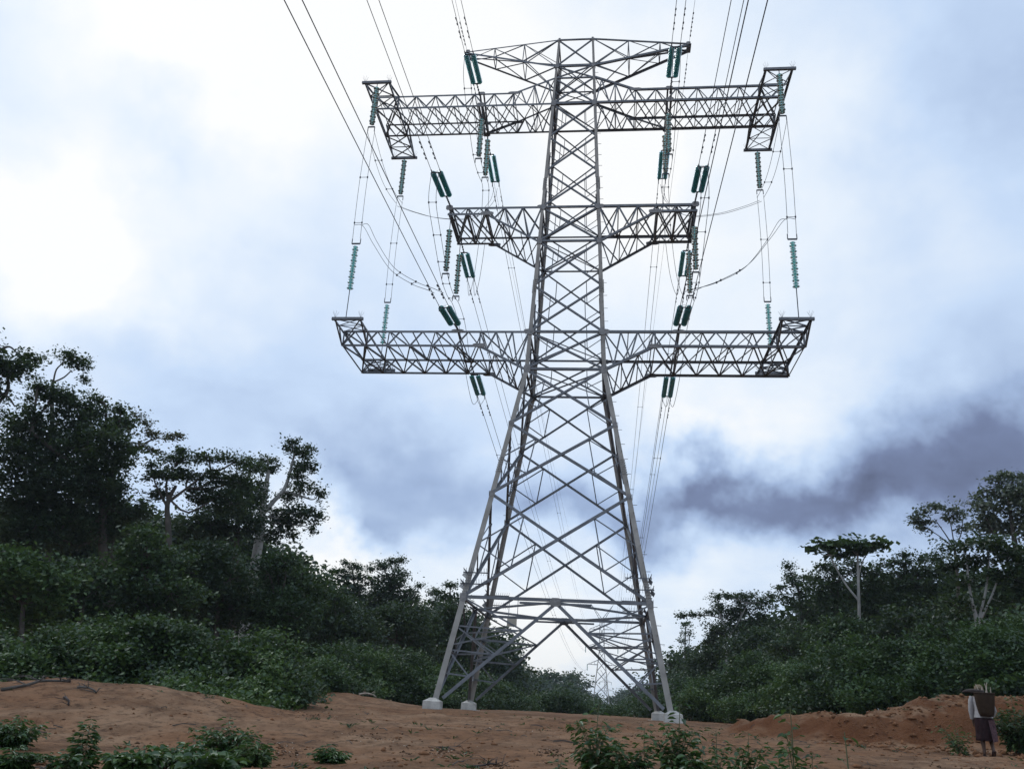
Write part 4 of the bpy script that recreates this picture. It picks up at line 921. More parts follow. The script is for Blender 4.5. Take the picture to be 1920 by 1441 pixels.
tree('forest_tree', 'tree with a pale trunk forking into three stems near the right edge', 56, [(1800, 1022, 32, 12), (1850, 1018, 40, 16), (1905, 1035, 40, 24), (1790, 1058, 34, 14), (1835, 1052, 36, 14), (1885, 1078, 36, 16), (1800, 1090, 30, 10), (1925, 1090, 30, 30), (1795, 1128, 30, 16), (1895, 1128, 40, 24)], [(1833, 1210, 8), (1833, 1170, 7.5), (1822, 1125, 4.5), (1815, 1080, 3.5), (1812, 1040, 2)], group=RG, seed=69, dens=.75, size=.25, bark='bark_pale', clump=.36, forks=[[(1833, 1170, 4.5), (1846, 1118, 3.6), (1854, 1062, 2.5), (1852, 1030, 1.5)], [(1836, 1166, 4.5), (1858, 1120, 3.4), (1872, 1082, 2.2)]])
VR = [
 ('low dark tree at the tower side end of the right forest', 96, [(1300, 1245, 26, 22), (1335, 1225, 30, 26), (1280, 1275, 26, 20), (1330, 1265, 40, 26)], (1310, 1300), 'leaf_dark'),
 ('bushy tree below the long flat bough', 80, [(1420, 1195, 36, 24), (1385, 1215, 34, 26), (1450, 1215, 36, 28), (1415, 1240, 50, 30)], (1415, 1290), 'leaf_dark'),
 ('rounded dark tree below the ragged vine tree', 72, [(1510, 1195, 40, 26), (1475, 1215, 36, 28), (1540, 1210, 36, 30), (1500, 1240, 55, 30)], (1505, 1290), 'leaf_dark'),
 ('green bushy tree in the middle of the right forest', 64, [(1590, 1175, 36, 22), (1560, 1195, 36, 28), (1625, 1195, 36, 28), (1590, 1225, 55, 30)], (1590, 1280), 'leaf_mid'),
 ('dark bushy tree left of the three stemmed trunk', 60, [(1700, 1165, 44, 26), (1665, 1185, 36, 28), (1745, 1185, 40, 28), (1700, 1215, 60, 30)], (1700, 1270), 'leaf_dark'),
 ('dense dark bushy tree behind the three stemmed trunk', 62, [(1800, 1160, 40, 24), (1850, 1150, 30, 26), (1770, 1185, 40, 30), (1830, 1190, 50, 34), (1890, 1180, 36, 40)], (1820, 1260), 'leaf_dark'),
 ('leafy tree low at the right edge of the forest', 50, [(1890, 1195, 36, 28), (1930, 1180, 40, 40), (1865, 1215, 30, 24), (1910, 1225, 50, 28)], (1900, 1270), 'leaf_mid'),
]
for k, (lb, d, bl, (tx, ty), lf) in enumerate(VR):
    tree('forest_tree', lb, d, bl, [(tx, ty+40, 8), (tx, ty, 7), (tx+3, ty-60, 5)], lf, group=RG, seed=80+k, dens=.8, clump=.50, size=.24, dj=.5)

# ---- masses nobody could count
def mass(name, label, cols, leaf, size, step, dens, seed, clump=.5, rows=3, rpx=34, dj=6, up=.6, aspect=.62, drop=0, skip=0.0, ragged=10):
    """cols: (pixel column, top row, base row, distance) along the bank"""
    r = np.random.default_rng(seed); pts = []; mls = []
    xs = [c[0] for c in cols]; px = xs[0]
    while px < xs[-1]:
        if r.random() < skip: px += step*r.uniform(1, 3); continue
        tp, bs, d = (float(np.interp(px, xs, [c[i] for c in cols])) for i in (1, 2, 3)); bs += drop; tp += r.normal()*ragged*min(1, 40/d)**2
        n = max(1, int(round((bs-tp)/(rpx*1.1))))
        for k in range(n):
            q = rpx*r.uniform(.5, 1.5); py = tp+q*.55+(bs-tp-q*.3)*(k/max(1, n))+r.normal()*6; dd = d*(1+.10*(1-(k+1)/n))+r.uniform(-.5, .5)*dj*.5
            c = P(px+r.normal()*step*.4, py, dd); sc = dd/FPX
            rad = (q*1.15*sc, q*1.1*sc, q*.72*sc)
            gg = gz(c.x, c.y)
            if c.z < gg+.1: c.z = gg+.1
            p, _, ml = blob_points(c, rad, r, size, dens, clump, .55); ok = p[:, 2] > gg-.1; pts.append(p[ok]); mls.append(ml[ok])
        px += step
    C = np.concatenate(pts)
    o = link(name, leaf_mesh(name, C, size, r, up, aspect, mult=np.concatenate(mls)), M[leaf]); tag(o, label, kind='stuff'); return o
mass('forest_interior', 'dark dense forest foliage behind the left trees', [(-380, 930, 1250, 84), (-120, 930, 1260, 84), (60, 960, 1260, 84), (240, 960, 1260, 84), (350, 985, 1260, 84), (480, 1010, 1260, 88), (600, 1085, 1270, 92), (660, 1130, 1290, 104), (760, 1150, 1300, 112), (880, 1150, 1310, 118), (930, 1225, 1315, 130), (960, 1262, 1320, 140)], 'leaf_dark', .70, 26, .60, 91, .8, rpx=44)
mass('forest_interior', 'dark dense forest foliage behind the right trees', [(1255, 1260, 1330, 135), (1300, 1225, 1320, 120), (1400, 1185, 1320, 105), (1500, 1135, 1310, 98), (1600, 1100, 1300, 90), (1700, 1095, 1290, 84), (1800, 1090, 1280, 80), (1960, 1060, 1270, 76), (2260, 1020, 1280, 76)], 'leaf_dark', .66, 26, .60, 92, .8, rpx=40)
mass('distant_forest', 'bluish far off forest closing the end of the cleared corridor', [(930, 1252, 1318, 230), (985, 1256, 1320, 250), (1010, 1275, 1322, 260), (1045, 1268, 1322, 262), (1072, 1266, 1322, 275), (1092, 1284, 1324, 330), (1104, 1306, 1326, 420), (1108, 1322, 1330, 470), (1148, 1323, 1330, 470), (1160, 1314, 1328, 440), (1190, 1306, 1328, 400), (1220, 1290, 1330, 270), (1270, 1280, 1332, 230)], 'leaf_dark', 1.1, 11, .8, 93, 1.6, rpx=17, dj=14)
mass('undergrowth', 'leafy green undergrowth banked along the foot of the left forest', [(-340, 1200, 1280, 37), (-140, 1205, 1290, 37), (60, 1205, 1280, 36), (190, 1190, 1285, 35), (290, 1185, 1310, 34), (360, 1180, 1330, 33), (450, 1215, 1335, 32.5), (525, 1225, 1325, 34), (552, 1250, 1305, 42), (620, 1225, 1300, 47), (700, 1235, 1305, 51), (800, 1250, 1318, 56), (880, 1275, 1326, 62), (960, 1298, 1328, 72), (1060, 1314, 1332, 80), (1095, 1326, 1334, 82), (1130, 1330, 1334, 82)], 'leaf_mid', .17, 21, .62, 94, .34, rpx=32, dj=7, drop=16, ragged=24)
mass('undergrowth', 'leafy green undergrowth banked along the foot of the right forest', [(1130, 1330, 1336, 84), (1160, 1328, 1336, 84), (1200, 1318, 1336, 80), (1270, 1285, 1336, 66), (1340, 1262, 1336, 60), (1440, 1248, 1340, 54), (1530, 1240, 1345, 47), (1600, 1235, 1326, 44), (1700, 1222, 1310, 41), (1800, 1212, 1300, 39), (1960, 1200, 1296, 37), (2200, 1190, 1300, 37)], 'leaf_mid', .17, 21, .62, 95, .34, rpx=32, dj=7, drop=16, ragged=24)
mass('creeping_plants', 'low bright green creepers spilling on to the soil at left', [(300, 1290, 1345, 29), (360, 1300, 1352, 28), (440, 1300, 1352, 28), (520, 1285, 1335, 30)], 'leaf_light', .15, 15, .8, 96, .28, rpx=18, dj=2)

mass('pale_vines', 'lighter green vines and saplings in front of the left forest', [(-120, 1165, 1290, 34.5), (60, 1185, 1285, 34), (250, 1170, 1300, 33), (400, 1150, 1320, 31.5), (520, 1205, 1320, 32), (600, 1215, 1300, 45), (760, 1235, 1310, 51), (900, 1280, 1325, 60)], 'leaf_light', .15, 30, .55, 97, .30, rpx=26, dj=4, drop=8, skip=.45)  # pockets of paler leaf colour, for light-dark contrast in the undergrowth
mass('pale_vines', 'lighter green vines and saplings in front of the right forest', [(1290, 1280, 1330, 62), (1400, 1255, 1335, 55), (1520, 1240, 1335, 46), (1650, 1215, 1315, 40), (1800, 1200, 1300, 37), (1960, 1190, 1296, 35)], 'leaf_light', .15, 30, .55, 98, .30, rpx=26, dj=4, drop=8, skip=.4)

# ---- nearer shrubs and weeds: stems with shaped leaves
def shaped_leaves(Lp, r):
    """Lp: list of (base, direction, length, width) -> folded six-point leaves"""
    n = len(Lp); B = np.array([p[0] for p in Lp]); A = np.array([p[1] for p in Lp]); A /= np.linalg.norm(A, axis=1, keepdims=True)
    L = np.array([p[2] for p in Lp])[:, None]; Wd = np.array([p[3] for p in Lp])[:, None]
    upv = np.tile([0, 0, 1.0], (n, 1))+r.normal(size=(n, 3))*.35
    Sd = np.cross(A, upv); Sd /= np.linalg.norm(Sd, axis=1, keepdims=True)+1e-9; N = np.cross(Sd, A)
    V = np.empty((n, 6, 3)); lift = Wd*.16
    V[:, 0] = B; V[:, 1] = B+A*L*.32+Sd*Wd*.5+N*lift; V[:, 2] = B+A*L*.68+Sd*Wd*.36+N*(lift-L*.05)
    V[:, 3] = B+A*L-N*L*.20; V[:, 4] = B+A*L*.68-Sd*Wd*.36+N*(lift-L*.05); V[:, 5] = B+A*L*.32-Sd*Wd*.5+N*lift
    i = np.arange(n)*6
    return npmesh('leaves', V.reshape(-1, 3), np.concatenate([np.stack([i, i+1, i+2, i+3], 1), np.stack([i, i+3, i+4, i+5], 1)]))
def shrub(label, px, d, toppy, spread, nst, leaf=.12, seed=1, mat='leaf_shrub', lps=26, name='shrub', cat='shrub', bare=.15, group='shrubs on the open soil', lobed=False, wid=.5, lean=0.0):
    """stems fan out from one root; toppy is the row its highest shoot reaches"""
    r = np.random.default_rng(seed); b = at(px, d); H = P(px, toppy, d).z-b.z
    o = empty(name, b); tag(o, label, cat, group)
    mb = MB(); LP = []
    for s in range(nst):
        h_ = H*(1.0 if s == 0 else r.uniform(.38, .80)); a = r.uniform(0, 2*PI); sp_ = spread*(r.uniform(.0, .25) if s == 0 else r.uniform(.3, 1.0))
        end = Vector((math.cos(a)*sp_+lean*h_, math.sin(a)*sp_*.8, h_)); mid = Vector((end.x*.35, end.y*.35, h_*.6))
        pts = catmull([Vector((r.normal()*.03, r.normal()*.03, -.03)), mid, end], 5); rr = max(.004, .006*H+.003)
        mb.tube(pts, np.linspace(rr, rr*.35, len(pts)).tolist(), 5, False)
        nl = int(lps*r.uniform(.7, 1.2))
        for k in range(nl):
            t = bare+(1-bare)*(k+r.random())/nl; q = t*(len(pts)-1); i0 = min(int(q), len(pts)-2); p = lerp(pts[i0], pts[i0+1], q-i0)
            ang = k*2.4+r.normal()*.4; el_ = r.uniform(-.35, .55)
            dv = Vector((math.cos(ang)*math.cos(el_), math.sin(ang)*math.cos(el_), math.sin(el_)))
            tw_ = r.uniform(.2, 1.1)*leaf*1.4*(1.15-t*.6); e = p+dv*tw_
            if tw_ > leaf*.5: mb.tube([p, e], rr*.3, 3, False)
            ll = leaf*r.uniform(.55, 1.25)*(1.1-.35*t)
            if lobed:
                for q_ in range(5):
                    a2 = ang+(q_-2)*.62; LP.append((e, (math.cos(a2), math.sin(a2), .05-.1*abs(q_-2)), ll, ll*.26))
            else:
                LP.append((e, dv+Vector((0, 0, -.25)), ll, ll*wid))
    mb.build('stems', M['stem'], o, True)
    link('leaves', shaped_leaves(LP, r), M[mat], o)
    return o
shrub('round green bush growing on the left soil heap', 52, 14.5, 1343, .48, 30, .10, 201, lps=48)
shrub('small weed tuft near the top of the left soil heap', 172, 21, 1318, .35, 10, .09, 202, lps=18, mat='leaf_mid')
shrub('feathery compound leaved plant in the bottom left corner', 60, 11.5, 1402, .45, 10, .11, 203, lps=35, lobed=True)
shrub('second compound leaved plant at the bottom left frame edge', -6, 11.8, 1408, .42, 9, .11, 204, lps=32, lobed=True)
shrub('thin upright plant with tufted top at the lower left', 186, 11.5, 1352, .13, 3, .11, 205, lps=35, lobed=True, bare=.35)
shrub('dark leafy weed beside the thin upright plant', 160, 11.3, 1408, .28, 8, .12, 206, lps=27)
shrub('low broad leaved bush left of the big lower left bush', 285, 11.2, 1404, .48, 14, .13, 207, lps=32, wid=.7)
shrub('rounded bush in the middle of the lower left clump', 372, 11.6, 1392, .55, 20, .13, 208, lps=35, wid=.65)
shrub('tallest bush of the lower left clump with dense small leaves', 438, 12.6, 1348, .52, 24, .10, 209, lps=45)
shrub('bright green bush at the right end of the lower left clump', 488, 11.8, 1382, .30, 18, .12, 210, lps=40, mat='leaf_light', wid=.35)
shrub('broad leaved weed low in front of the lower left clump', 420, 10.6, 1416, .36, 12, .15, 211, lps=18, wid=.75)
shrub('small palmate leaved bush alone on the soil at the bottom centre left', 634, 12.2, 1400, .26, 12, .11, 212, lps=16, lobed=True)
shrub('little seedling at the bottom edge left of the weed row', 1050, 11, 1410, .09, 4, .08, 213, lps=12)
shrub('tall pointed leafy weed at the left end of the right weed row', 1118, 10.6, 1318, .34, 15, .115, 214, lps=37, bare=.05)
shrub('bushy lower weed leaning on the tall pointed one', 1160, 10.4, 1384, .26, 12, .12, 215, lps=32)
shrub('slender weed between the two tall weeds', 1206, 10.6, 1360, .12, 5, .10, 216, lps=29)
shrub('tall upright weed in front of the right tower footing', 1270, 10.4, 1316, .26, 13, .12, 217, lps=37, bare=.05)
shrub('wide leafy weed at the foot of the tall upright weed', 1310, 10.2, 1396, .36, 16, .13, 218, lps=32)
shrub('forked weed with a raised leafy tip right of the tall pair', 1342, 10.6, 1366, .12, 4, .10, 219, lps=18, bare=.3)
shrub('dark weed with thin upright sprigs low at the bottom right centre', 1400, 10.3, 1372, .26, 10, .10, 220, lps=27)
shrub('tall sprig with large pointed leaves right of the weed row', 1484, 9.6, 1322, .10, 3, .13, 221, lps=14, bare=.2, mat='leaf_light', wid=.6)
shrub('leafy clump round the foot of the tall sprig', 1480, 9.4, 1402, .30, 14, .12, 222, lps=29)
shrub('yellowish small leaved weed beside the tall sprig', 1515, 9.6, 1408, .18, 8, .09, 223, lps=27, mat='leaf_light')
shrub('near weed with big oval leaves and a bud at the bottom right', 1585, 7.2, 1372, .20, 5, .15, 224, lps=9, wid=.6)
shrub('dark bush behind the person at the right edge', 1910, 25, 1306, .95, 30, .15, 225, lps=45, mat='leaf_mid')
shrub('low weed patch on the soil left of the person', 1792, 24, 1350, .50, 14, .10, 226, lps=18, mat='leaf_light')
shrub('bush at the toe of the left forest spilling to the soil edge', 560, 36, 1283, 1.1, 30, .16, 227, lps=48, mat='leaf_mid')
r = np.random.default_rng(400); LP = []
for k in range(900):
    px = r.uniform(-60, 1960); d = r.uniform(10.5, 38); x, y = gp(px, d)
    if vnoise(np.array([x*.5]), np.array([y*.5]), 21)[0] < .08: continue
    z = gz(x, y)
    for j in range(r.integers(3, 8)):
        a = r.uniform(0, 2*PI); LP.append(((x+r.normal()*.03, y+r.normal()*.03, z), (math.cos(a), math.sin(a), r.uniform(.2, 1.2)), r.uniform(.05, .14), r.uniform(.015, .035)))
tag(link('ground_weeds', shaped_leaves(LP, r), M['leaf_mid']), 'scattered seedlings and grass tufts on the bare soil', kind='stuff')

# ------------------------------------------------------------------ person with a back basket
M['skin'] = pmat('dark_skin', (.075, .042, .028), .55, 0, .15, 8)
M['shirt'] = pmat('pale_shirt', (.34, .33, .33), .9, 0, .18, 14, .3, 40, spec=.05)
M['skirt'] = pmat('dark_wrap_skirt', (.034, .020, .022), .9, 0, .3, 9, .3, 30, spec=.05, col2=(.016, .010, .012))
M['print'] = pmat('printed_cloth', (.10, .06, .065), .9, 0, .6, 22, spec=.05, col2=(.045, .03, .035))
M['scarf'] = pmat('head_cloth', (.20, .16, .11), .9, 0, .3, 20, .3, 40, spec=.05)
M['sandal'] = pmat('rubber_sandal', (.05, .03, .03), .7, 0, .2, 9)
M['dry_wood'] = pmat('dry_wood', (.42, .36, .29), .9, 0, .35, 7, .4, 30)
M['dark_wood'] = pmat('charred_wood', (.055, .042, .038), .9, 0, .4, 6, .5, 18)
M['grey_wood'] = pmat('weathered_wood', (.085, .075, .066), .9, 0, .4, 6, .5, 18)
def weave():
    m = bpy.data.materials.new('basket_weave'); m.use_nodes = True; nt = m.node_tree; h = G(nt); b = nt.nodes['Principled BSDF']
    t = h.n('ShaderNodeTexCoord'); wv = h.n('ShaderNodeTexWave'); wv.wave_type = 'BANDS'; wv.bands_direction = 'Z'; wv.inputs['Scale'].default_value = 16; wv.inputs['Distortion'].default_value = 2.0
    h.l(t.outputs['Object'], wv.inputs[0]); nz = h.noise(t.outputs['Object'], 12, 4, .6)
    c = h.ramp(h.m('ADD', h.m('MULTIPLY', wv.outputs['Fac'], .5), h.m('MULTIPLY', nz.outputs[0], .5)), [(.2, (.022, .016, .012)), (.8, (.085, .058, .04))])
    h.l(c, b.inputs['Base Color']); b.inputs['Roughness'].default_value = .9; b.inputs['Specular IOR Level'].default_value = .08
    bp = h.n('ShaderNodeBump'); bp.inputs['Strength'].default_value = .8; bp.inputs['Distance'].default_value = .01; h.l(wv.outputs['Fac'], bp.inputs['Height']); h.l(bp.outputs[0], b.inputs['Normal']); return m
M['weave'] = weave()
PD = 23.5
pb = at(1848, PD); PRZ = -math.atan2(pb.x, pb.y)+.12
person = empty('person', pb, PRZ)
tag(person, 'person in pale shirt and dark wrap skirt walking away with a load on the back', 'person')
import bmesh
def skin_mesh(name, joints, edges, root, mat, parent, sub=2):
    bm = bmesh.new(); ly = bm.verts.layers.skin.verify(); vs = {}
    for k, (co, r0) in joints.items():
        v = bm.verts.new(co); v[ly].radius = (r0, r0) if not isinstance(r0, tuple) else r0; vs[k] = v
    vs[root][ly].use_root = True
    for a, b in edges: bm.edges.new((vs[a], vs[b]))
    me = bpy.data.meshes.new(name); bm.to_mesh(me); bm.free()
    o = link(name, me, mat, parent)
    sk = o.modifiers.new('skin', 'SKIN'); sk.use_smooth_shade = True
    if sub: o.modifiers.new('sub', 'SUBSURF').levels = sub; o.modifiers['sub'].render_levels = sub
    return o
J = {'pel': ((0, 0, .84), .125), 'wai': ((0, .03, .98), .11), 'che': ((0, .07, 1.16), .125), 'col': ((0, .11, 1.28), .075), 'nek': ((0, .13, 1.335), .048), 'jaw': ((0, .16, 1.39), .062), 'hea': ((0, .165, 1.46), .082), 'top': ((0, .15, 1.535), .055),
     'nos': ((0, .255, 1.435), .012), 'eaL': ((-.086, .15, 1.44), .014), 'eaR': ((.086, .15, 1.44), .014),
     'shL': ((-.165, .10, 1.25), .056), 'elL': ((-.225, .07, .99), .040), 'wrL': ((-.215, .13, .775), .027), 'paL': ((-.212, .145, .71), .032),
     'shR': ((.165, .10, 1.25), .056), 'elR': ((.235, .05, 1.00), .040), 'wrR': ((.20, .20, .86), .027), 'paR': ((.185, .245, .83), .032),
     'hiL': ((-.085, 0, .78), .092), 'knL': ((-.085, .05, .44), .060), 'caL': ((-.085, -.01, .30), .052), 'anL': ((-.082, -.01, .085), .034), 'heL': ((-.082, -.045, .035), .030), 'baL': ((-.085, .09, .028), .028), 'toL': ((-.088, .155, .022), .020),
     'hiR': ((.085, 0, .78), .092), 'knR': ((.085, .12, .45), .060), 'caR': ((.088, .00, .31), .052), 'anR': ((.092, -.12, .14), .034), 'heR': ((.092, -.165, .115), .030), 'baR': ((.092, -.055, .040), .028), 'toR': ((.094, .005, .020), .020)}
Eg = [('pel', 'wai'), ('wai', 'che'), ('che', 'col'), ('col', 'nek'), ('nek', 'jaw'), ('jaw', 'hea'), ('hea', 'top'), ('hea', 'nos'), ('hea', 'eaL'), ('hea', 'eaR'), ('col', 'shL'), ('shL', 'elL'), ('elL', 'wrL'), ('wrL', 'paL'), ('col', 'shR'), ('shR', 'elR'), ('elR', 'wrR'), ('wrR', 'paR'),
      ('pel', 'hiL'), ('hiL', 'knL'), ('knL', 'caL'), ('caL', 'anL'), ('anL', 'heL'), ('anL', 'baL'), ('baL', 'toL'), ('pel', 'hiR'), ('hiR', 'knR'), ('knR', 'caR'), ('caR', 'anR'), ('anR', 'heR'), ('anR', 'baR'), ('baR', 'toR')]
for sd_, q, dn in (('L', Vector((-.212, .145, .71)), Vector((.02, .10, -1))), ('R', Vector((.185, .245, .83)), Vector((-.45, .55, -.35)))):
    dn.normalize(); sdv = Vector((0, 1, 0)) if sd_ == 'L' else Vector((.2, .2, .9)).normalized(); cur = Vector((.35 if sd_ == 'L' else -.35, 0, 0))
    for k, ln in enumerate((.062, .070, .066, .052)):
        r0 = q+sdv*(k-1.5)*.018+dn*.03; a = f'f{sd_}{k}'
        J[a+'0'] = (tuple(r0), .010); J[a+'1'] = (tuple(r0+dn*ln*.55), .009); J[a+'2'] = (tuple(r0+(dn*.8+cur*.5)*ln), .008); Eg += [('pa'+sd_, a+'0'), (a+'0', a+'1'), (a+'1', a+'2')]
    th = q+sdv*.03-dn*.01; J['t'+sd_+'0'] = (tuple(th), .011); J['t'+sd_+'1'] = (tuple(th+sdv*.02+dn*.045), .009); Eg += [('pa'+sd_, 't'+sd_+'0'), ('t'+sd_+'0', 't'+sd_+'1')]
skin_mesh('body', J, Eg, 'pel', M['skin'], person, 1)
def loft(mb, rings, n=20, fold=0.0, seed=0):
    """rings: (centre, rx, ry)"""
    b = len(mb.v); r = np.random.default_rng(seed); ph = r.uniform(0, 6)
    for i, (c, rx, ry) in enumerate(rings):
        for j in range(n):
            a = 2*PI*j/n; k = 1+fold*(i/len(rings))*math.sin(a*5+ph)+fold*.5*math.sin(a*9+i)
            mb.v.append((c[0]+rx*k*math.cos(a), c[1]+ry*k*math.sin(a), c[2]))
    for i in range(len(rings)-1):
        for j in range(n): j2 = (j+1) % n; mb.f.append((b+i*n+j, b+i*n+j2, b+(i+1)*n+j2, b+(i+1)*n+j))
mb = MB(); loft(mb, [((0, .11, 1.335), .062, .062), ((0, .105, 1.305), .12, .085), ((0, .09, 1.26), .20, .115), ((0, .075, 1.16), .185, .145), ((0, .05, 1.02), .165, .14), ((0, .02, .90), .185, .16), ((0, .0, .83), .20, .175)], 20, .03, 3)
for s, (e, w_) in ((-1, ((-.232, .07, .985), (-.222, .125, .80))), (1, ((.242, .05, .99), (.212, .175, .88)))):
    mb.tube([(s*.15, .10, 1.265), (s*.19, .095, 1.20), e, w_], [.082, .074, .060, .046], 12, False)
mb.build('shirt', M['shirt'], person, True)
mb = MB(); loft(mb, [((0, .0, .86), .175, .15), ((0, .0, .80), .195, .175), ((0, .01, .68), .205, .19), ((0, .02, .52), .20, .195), ((.0, .02, .40), .205, .20), ((0, .015, .335), .21, .205), ((0, .015, .33), .195, .19)], 28, .07, 5); mb.build('wrap_skirt', M['skirt'], person, True)
mb = MB(); mb.add([(.06, -.205, .78), (.20, -.11, .80), (.225, -.06, .55), (.215, -.12, .34), (.10, -.225, .31), (.08, -.225, .55)], [(0, 5, 2, 1), (5, 4, 3, 2)]); mb.build('printed_panel', M['print'], person)
mb = MB(); loft(mb, [((0, .15, 1.565), .02, .02), ((0, .15, 1.555), .06, .065), ((0, .155, 1.52), .09, .095), ((0, .15, 1.465), .102, .106), ((0, .14, 1.42), .098, .10)], 16, .03, 8); mb.lathe([(.0, .05), (.045, .035), (.05, 0), (.03, -.04), (0, -.05)], 10, Matrix.Translation((0, .04, 1.475))); mb.build('head_cloth', M['scarf'], person, True)
for s, f in ((-1, ((-.085, .055, .008))), (1, ((.093, -.08, .062)))):
    mb = MB(); Mx = Matrix.Rotation(0 if s < 0 else -.62, 3, 'X'); mb.box(f, (.085, .24, .014), Mx); mb.build('sandal', M['sandal'], person)
for s in (-1, 1):
    mb = MB(); mb.lathe([(0, -.012), (.009, -.007), (.012, 0), (.009, .007), (0, .012)], 8, Matrix.Translation((s*.032, .238, 1.465))); mb.build('eye', M['shirt'], person, True)
# the basket on the back
bk = empty('back_basket', pb, PRZ); tag(bk, 'dark woven basket carried on the back of the walking person', 'basket')
mb = MB(); n = 24; rings = [(.86, .135, .10), (.95, .165, .13), (1.10, .19, .15), (1.25, .205, .165), (1.36, .215, .17), (1.36, .20, .155), (1.10, .175, .135), (.9, .14, .10)]
def sq(a, rx, ry, p=.72): c, s = math.cos(a), math.sin(a); return math.copysign(abs(c)**p, c)*rx, math.copysign(abs(s)**p, s)*ry
for (z, rx, ry) in rings:
    for j in range(n): x_, y_ = sq(2*PI*j/n, rx, ry); mb.v.append((.05+x_, -.20+y_-(z-1.1)*.12, z))
for i in range(len(rings)-1):
    for j in range(n): j2 = (j+1) % n; mb.f.append((i*n+j, i*n+j2, (i+1)*n+j2, (i+1)*n+j))
mb.f.append(tuple(range(n-1, -1, -1))); mb.build('basket_body', M['weave'], bk, True)
mb = MB(); mb.tube([(.05+sq(a, .215, .17)[0], -.20+sq(a, .215, .17)[1]-.031, 1.36) for a in np.linspace(0, 2*PI, 25)], .014, 6, False); mb.build('rim', M['weave'], bk, True)
for s in (-1, 1):
    mb = MB(); mb.tube(catmull([(.05+s*.13, -.10, 1.30), (s*.13, .02, 1.36), (s*.125, .14, 1.335), (s*.13, .215, 1.22), (s*.15, .17, 1.08), (.05+s*.13, -.08, .98)], 5), .012, 5); mb.build('strap', M['weave'], bk, True)
lg = MB(); Q = Matrix
pts = [(-.40, -.20, 1.375), (-.31, -.20, 1.40), (-.20, -.20, 1.405), (-.08, -.21, 1.40), (.06, -.22, 1.38)]; lg.tube(pts, [.010, .034, .048, .050, .045], 10)
lo = lg.build('firewood_log', M['dark_wood']); lo.location = pb; lo.rotation_euler = (0, 0, PRZ); tag(lo, 'dark pointed firewood log laid across the top of the basket', 'firewood')
for k, (a, b) in enumerate((((-.02, -.22, 1.25), (-.10, -.24, 1.56)), ((.05, -.24, 1.25), (.14, -.22, 1.60)), ((.12, -.20, 1.25), (.10, -.17, 1.58)), ((.16, -.22, 1.25), (.20, -.25, 1.50)), ((.0, -.17, 1.25), (.03, -.14, 1.50)))):
    mb = MB(); mb.tube([a, lerp(Vector(a), Vector(b), .5)+Vector((.012, 0, 0)), b], [.013, .012, .008], 6); o = mb.build('firewood_stick', M['dry_wood']); o.location = pb; o.rotation_euler = (0, 0, PRZ)
    tag(o, ['leftmost pale stick poking out of the back basket beside the log', 'longest pale stick standing up from the back basket', 'upright pale stick next to the longest one in the back basket', 'rightmost short pale stick in the back basket', 'short pale stick deep in the middle of the back basket'][k], 'firewood', 'sticks in the back basket')

# ------------------------------------------------------------------ debris on the soil
def log(name, label, px0, px1, d0, d1, rad, mat, seed, lift=.0, twigs=0, cat='log'):
    r = np.random.default_rng(seed); a, b = at(px0, d0), at(px1, d1); o = empty(name, a); tag(o, label, cat)
    pts = []
    for t in np.linspace(0, 1, 7):
        p = lerp(a, b, float(t)); p.z = gz(p.x, p.y)+rad*.7+lift*math.sin(t*PI)+r.normal()*rad*.15; pts.append(p-a+Vector((r.normal(), r.normal(), 0))*rad*.5)
    mb = MB(); mb.tube(pts, [rad*(1-.35*i/6)*r.uniform(.9, 1.1) for i in range(7)], 9); mb.build('stem', M[mat], o, True)
    for k in range(twigs):
        p = pts[r.integers(1, 7)]; e = p+Vector((r.normal()*.32, r.normal()*.32, abs(r.normal())*.10)); mb = MB(); mb.tube([p, lerp(p, e, .5)+Vector((0, 0, .05)), e], [rad*.35, rad*.22, rad*.1], 5); mb.build('twig', M[mat], o, True)
    return o
log('fallen_log', 'dark rotting log lying along the crest of the left heap', 48, 104, 25, 24.2, .055, 'dark_wood', 1)
log('fallen_log', 'short pale log lying right of the dark one on the left heap', 122, 160, 25, 24.5, .05, 'dry_wood', 2)
log('dead_branch', 'long grey dead branch with twigs across the left heap', 12, 132, 20.5, 21.5, .035, 'grey_wood', 3, .05, 14, 'branch')
log('dead_branch', 'small grey branch with twigs right of the long dead branch', 148, 186, 20.5, 20, .025, 'grey_wood', 4, .05, 9, 'branch')
log('dead_branch', 'dark root stump sticking out of the face of the left heap', 128, 140, 19.6, 19.0, .022, 'dark_wood', 5, .03, 4, 'branch')
log('dead_branch', 'pale bent branch on the crest of the middle soil heap', 672, 704, 44, 44, .05, 'dry_wood', 6, .12, 5, 'branch')
log('dead_branch', 'dark twiggy branch lying on the soil at bottom centre', 885, 948, 12.2, 12.5, .016, 'dark_wood', 7, .02, 9, 'branch')
log('dead_branch', 'straight brown stick on the soil below the tower', 830, 868, 15.5, 15.7, .012, 'grey_wood', 8, 0, 2, 'branch')
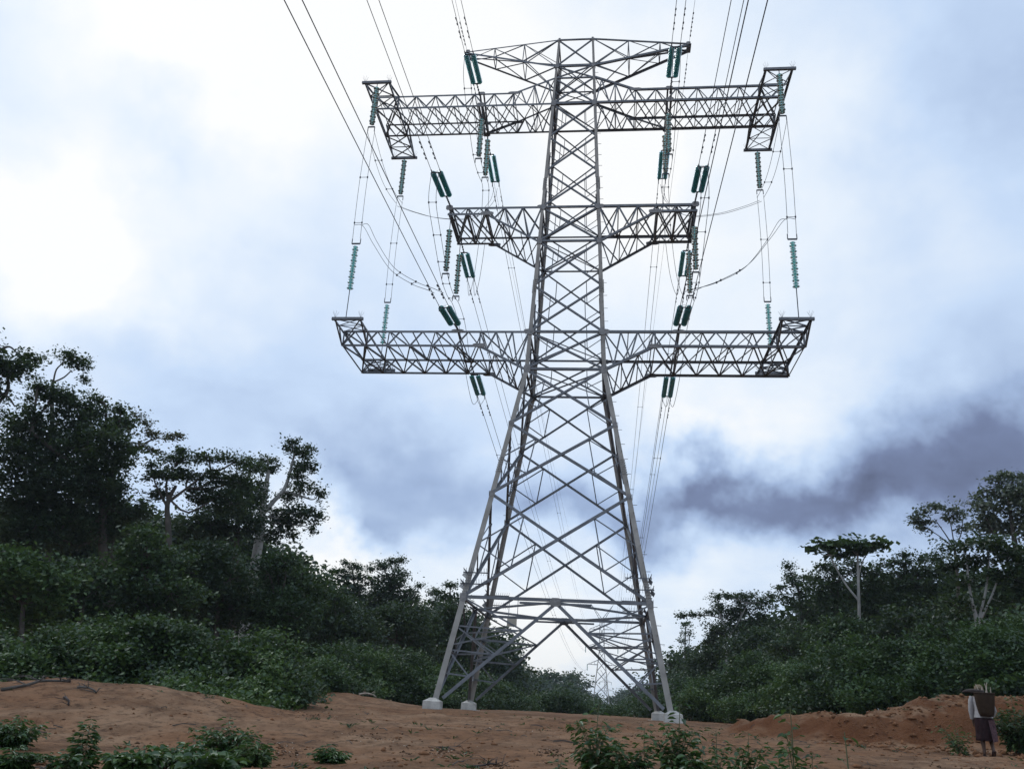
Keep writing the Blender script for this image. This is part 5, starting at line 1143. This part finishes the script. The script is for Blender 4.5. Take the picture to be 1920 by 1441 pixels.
def scatter(name, label, n, gen, mat, seed):
    """small angular lumps, one mesh"""
    r = np.random.default_rng(seed); base = np.array([(1, 0, 0), (-1, 0, 0), (0, 1, 0), (0, -1, 0), (0, 0, 1), (0, 0, -1)], float)
    fc = np.array([(0, 2, 4), (2, 1, 4), (1, 3, 4), (3, 0, 4), (2, 0, 5), (1, 2, 5), (3, 1, 5), (0, 3, 5)])
    px, d, s = gen(r, n); xy = np.array([gp(a, b) for a, b in zip(px, d)]); z = hgt(xy[:, 0], xy[:, 1])
    V = base[None]*s[:, None, None]*r.uniform(.5, 1.3, (n, 6, 1))*r.uniform(.6, 1.3, (n, 1, 3)); V[:, :, 2] *= .6
    a = r.uniform(0, 2*PI, n); c, sn = np.cos(a)[:, None], np.sin(a)[:, None]; x_, y_ = V[:, :, 0]*c-V[:, :, 1]*sn, V[:, :, 0]*sn+V[:, :, 1]*c
    V = np.stack([x_+xy[:, :1], y_+xy[:, 1:], V[:, :, 2]+z[:, None]+s[:, None]*.15], -1)
    F = (np.arange(n)*6)[:, None, None]+fc[None]
    tag(link(name, npmesh(name, V.reshape(-1, 3), F.reshape(-1, 3)), M[mat]), label, kind='stuff')
M['clod'] = pmat('soil_clod', (.185, .092, .048), .95, 0, .4, 3, spec=.1, coord='Object')
M['chip'] = pmat('pale_chips', (.48, .41, .33), .9, 0, .4, 3, spec=.1)
M['deadleaf'] = pmat('dead_leaves', (.085, .05, .03), .9, 0, .5, 3, spec=.1)
scatter('soil_clods', 'crumbly reddish soil clods strewn over the clearing', 3600, lambda r, n: (r.uniform(-60, 1980, n), 10.5+30*r.random(n)**1.5, np.clip(np.exp(r.normal(-3.9, .55, n)), .008, .09)), 'clod', 501)
scatter('soil_clods', 'loose clods tumbled down the right soil bank', 900, lambda r, n: (r.uniform(1530, 1980, n), r.uniform(23, 31, n), np.clip(np.exp(r.normal(-3.0, .5, n)), .02, .16)), 'clod', 502)
def patches(r, n):
    c = [(520, 14.5, 30), (545, 14.6, 26), (820, 14.5, 36), (855, 14.8, 24), (1030, 15, 16), (700, 17, 40), (930, 12.3, 22), (960, 21, 60), (1580, 14.0, 40), (1680, 13.6, 50), (1230, 20, 40), (330, 15, 30), (1850, 17, 50), (600, 20, 40), (1120, 13.4, 30)]
    k = r.integers(0, len(c), n); a = np.array(c)[k]; return a[:, 0]+r.normal(size=n)*a[:, 2], a[:, 1]+r.normal(size=n)*.45, np.clip(np.exp(r.normal(-4.1, .45, n)), .008, .04)
scatter('dead_leaf_litter', 'dark dead leaves and twig scraps in patches on the soil', 1500, patches, 'deadleaf', 503)
scatter('pale_chips', 'pale wood chips and scraps scattered on the soil', 380, lambda r, n: (lambda q: (q[0], q[1]+r.normal(size=len(q[1]))*.5, q[2]*.62))(patches(r, n)), 'chip', 504)
r = np.random.default_rng(505); mb = MB()
for k in range(170):
    px, d = r.uniform(-40, 1960), r.uniform(11, 34); a = at(px, d); L = r.uniform(.1, .5); an = r.uniform(0, PI); e = a+Vector((math.cos(an)*L, math.sin(an)*L, 0)); e.z = gz(e.x, e.y)+.02; m_ = lerp(a, e, .5)+Vector((r.normal()*.03, r.normal()*.03, .03)); mb.tube([a+Vector((0, 0, .01)), m_, e], r.uniform(.004, .011), 4, False)
tag(mb.build('fallen_twigs', M['grey_wood']), 'small fallen twigs scattered over the soil', kind='stuff')

# ------------------------------------------------------------------ humid air
hz = MB(); hz.box((0, 600, 21.5), (3600, 3700, 57)); ho = hz.build('haze', None); tag(ho, 'thin humid haze in the valley air', kind='stuff')
hm = bpy.data.materials.new('haze'); hm.use_nodes = True; nt = hm.node_tree; nt.nodes.clear(); pv = nt.nodes.new('ShaderNodeVolumePrincipled'); pv.inputs['Density'].default_value = .00022; pv.inputs['Color'].default_value = (.80, .90, 1, 1)
mo = nt.nodes.new('ShaderNodeOutputMaterial'); nt.links.new(pv.outputs[0], mo.inputs['Volume']); ho.data.materials.append(hm)
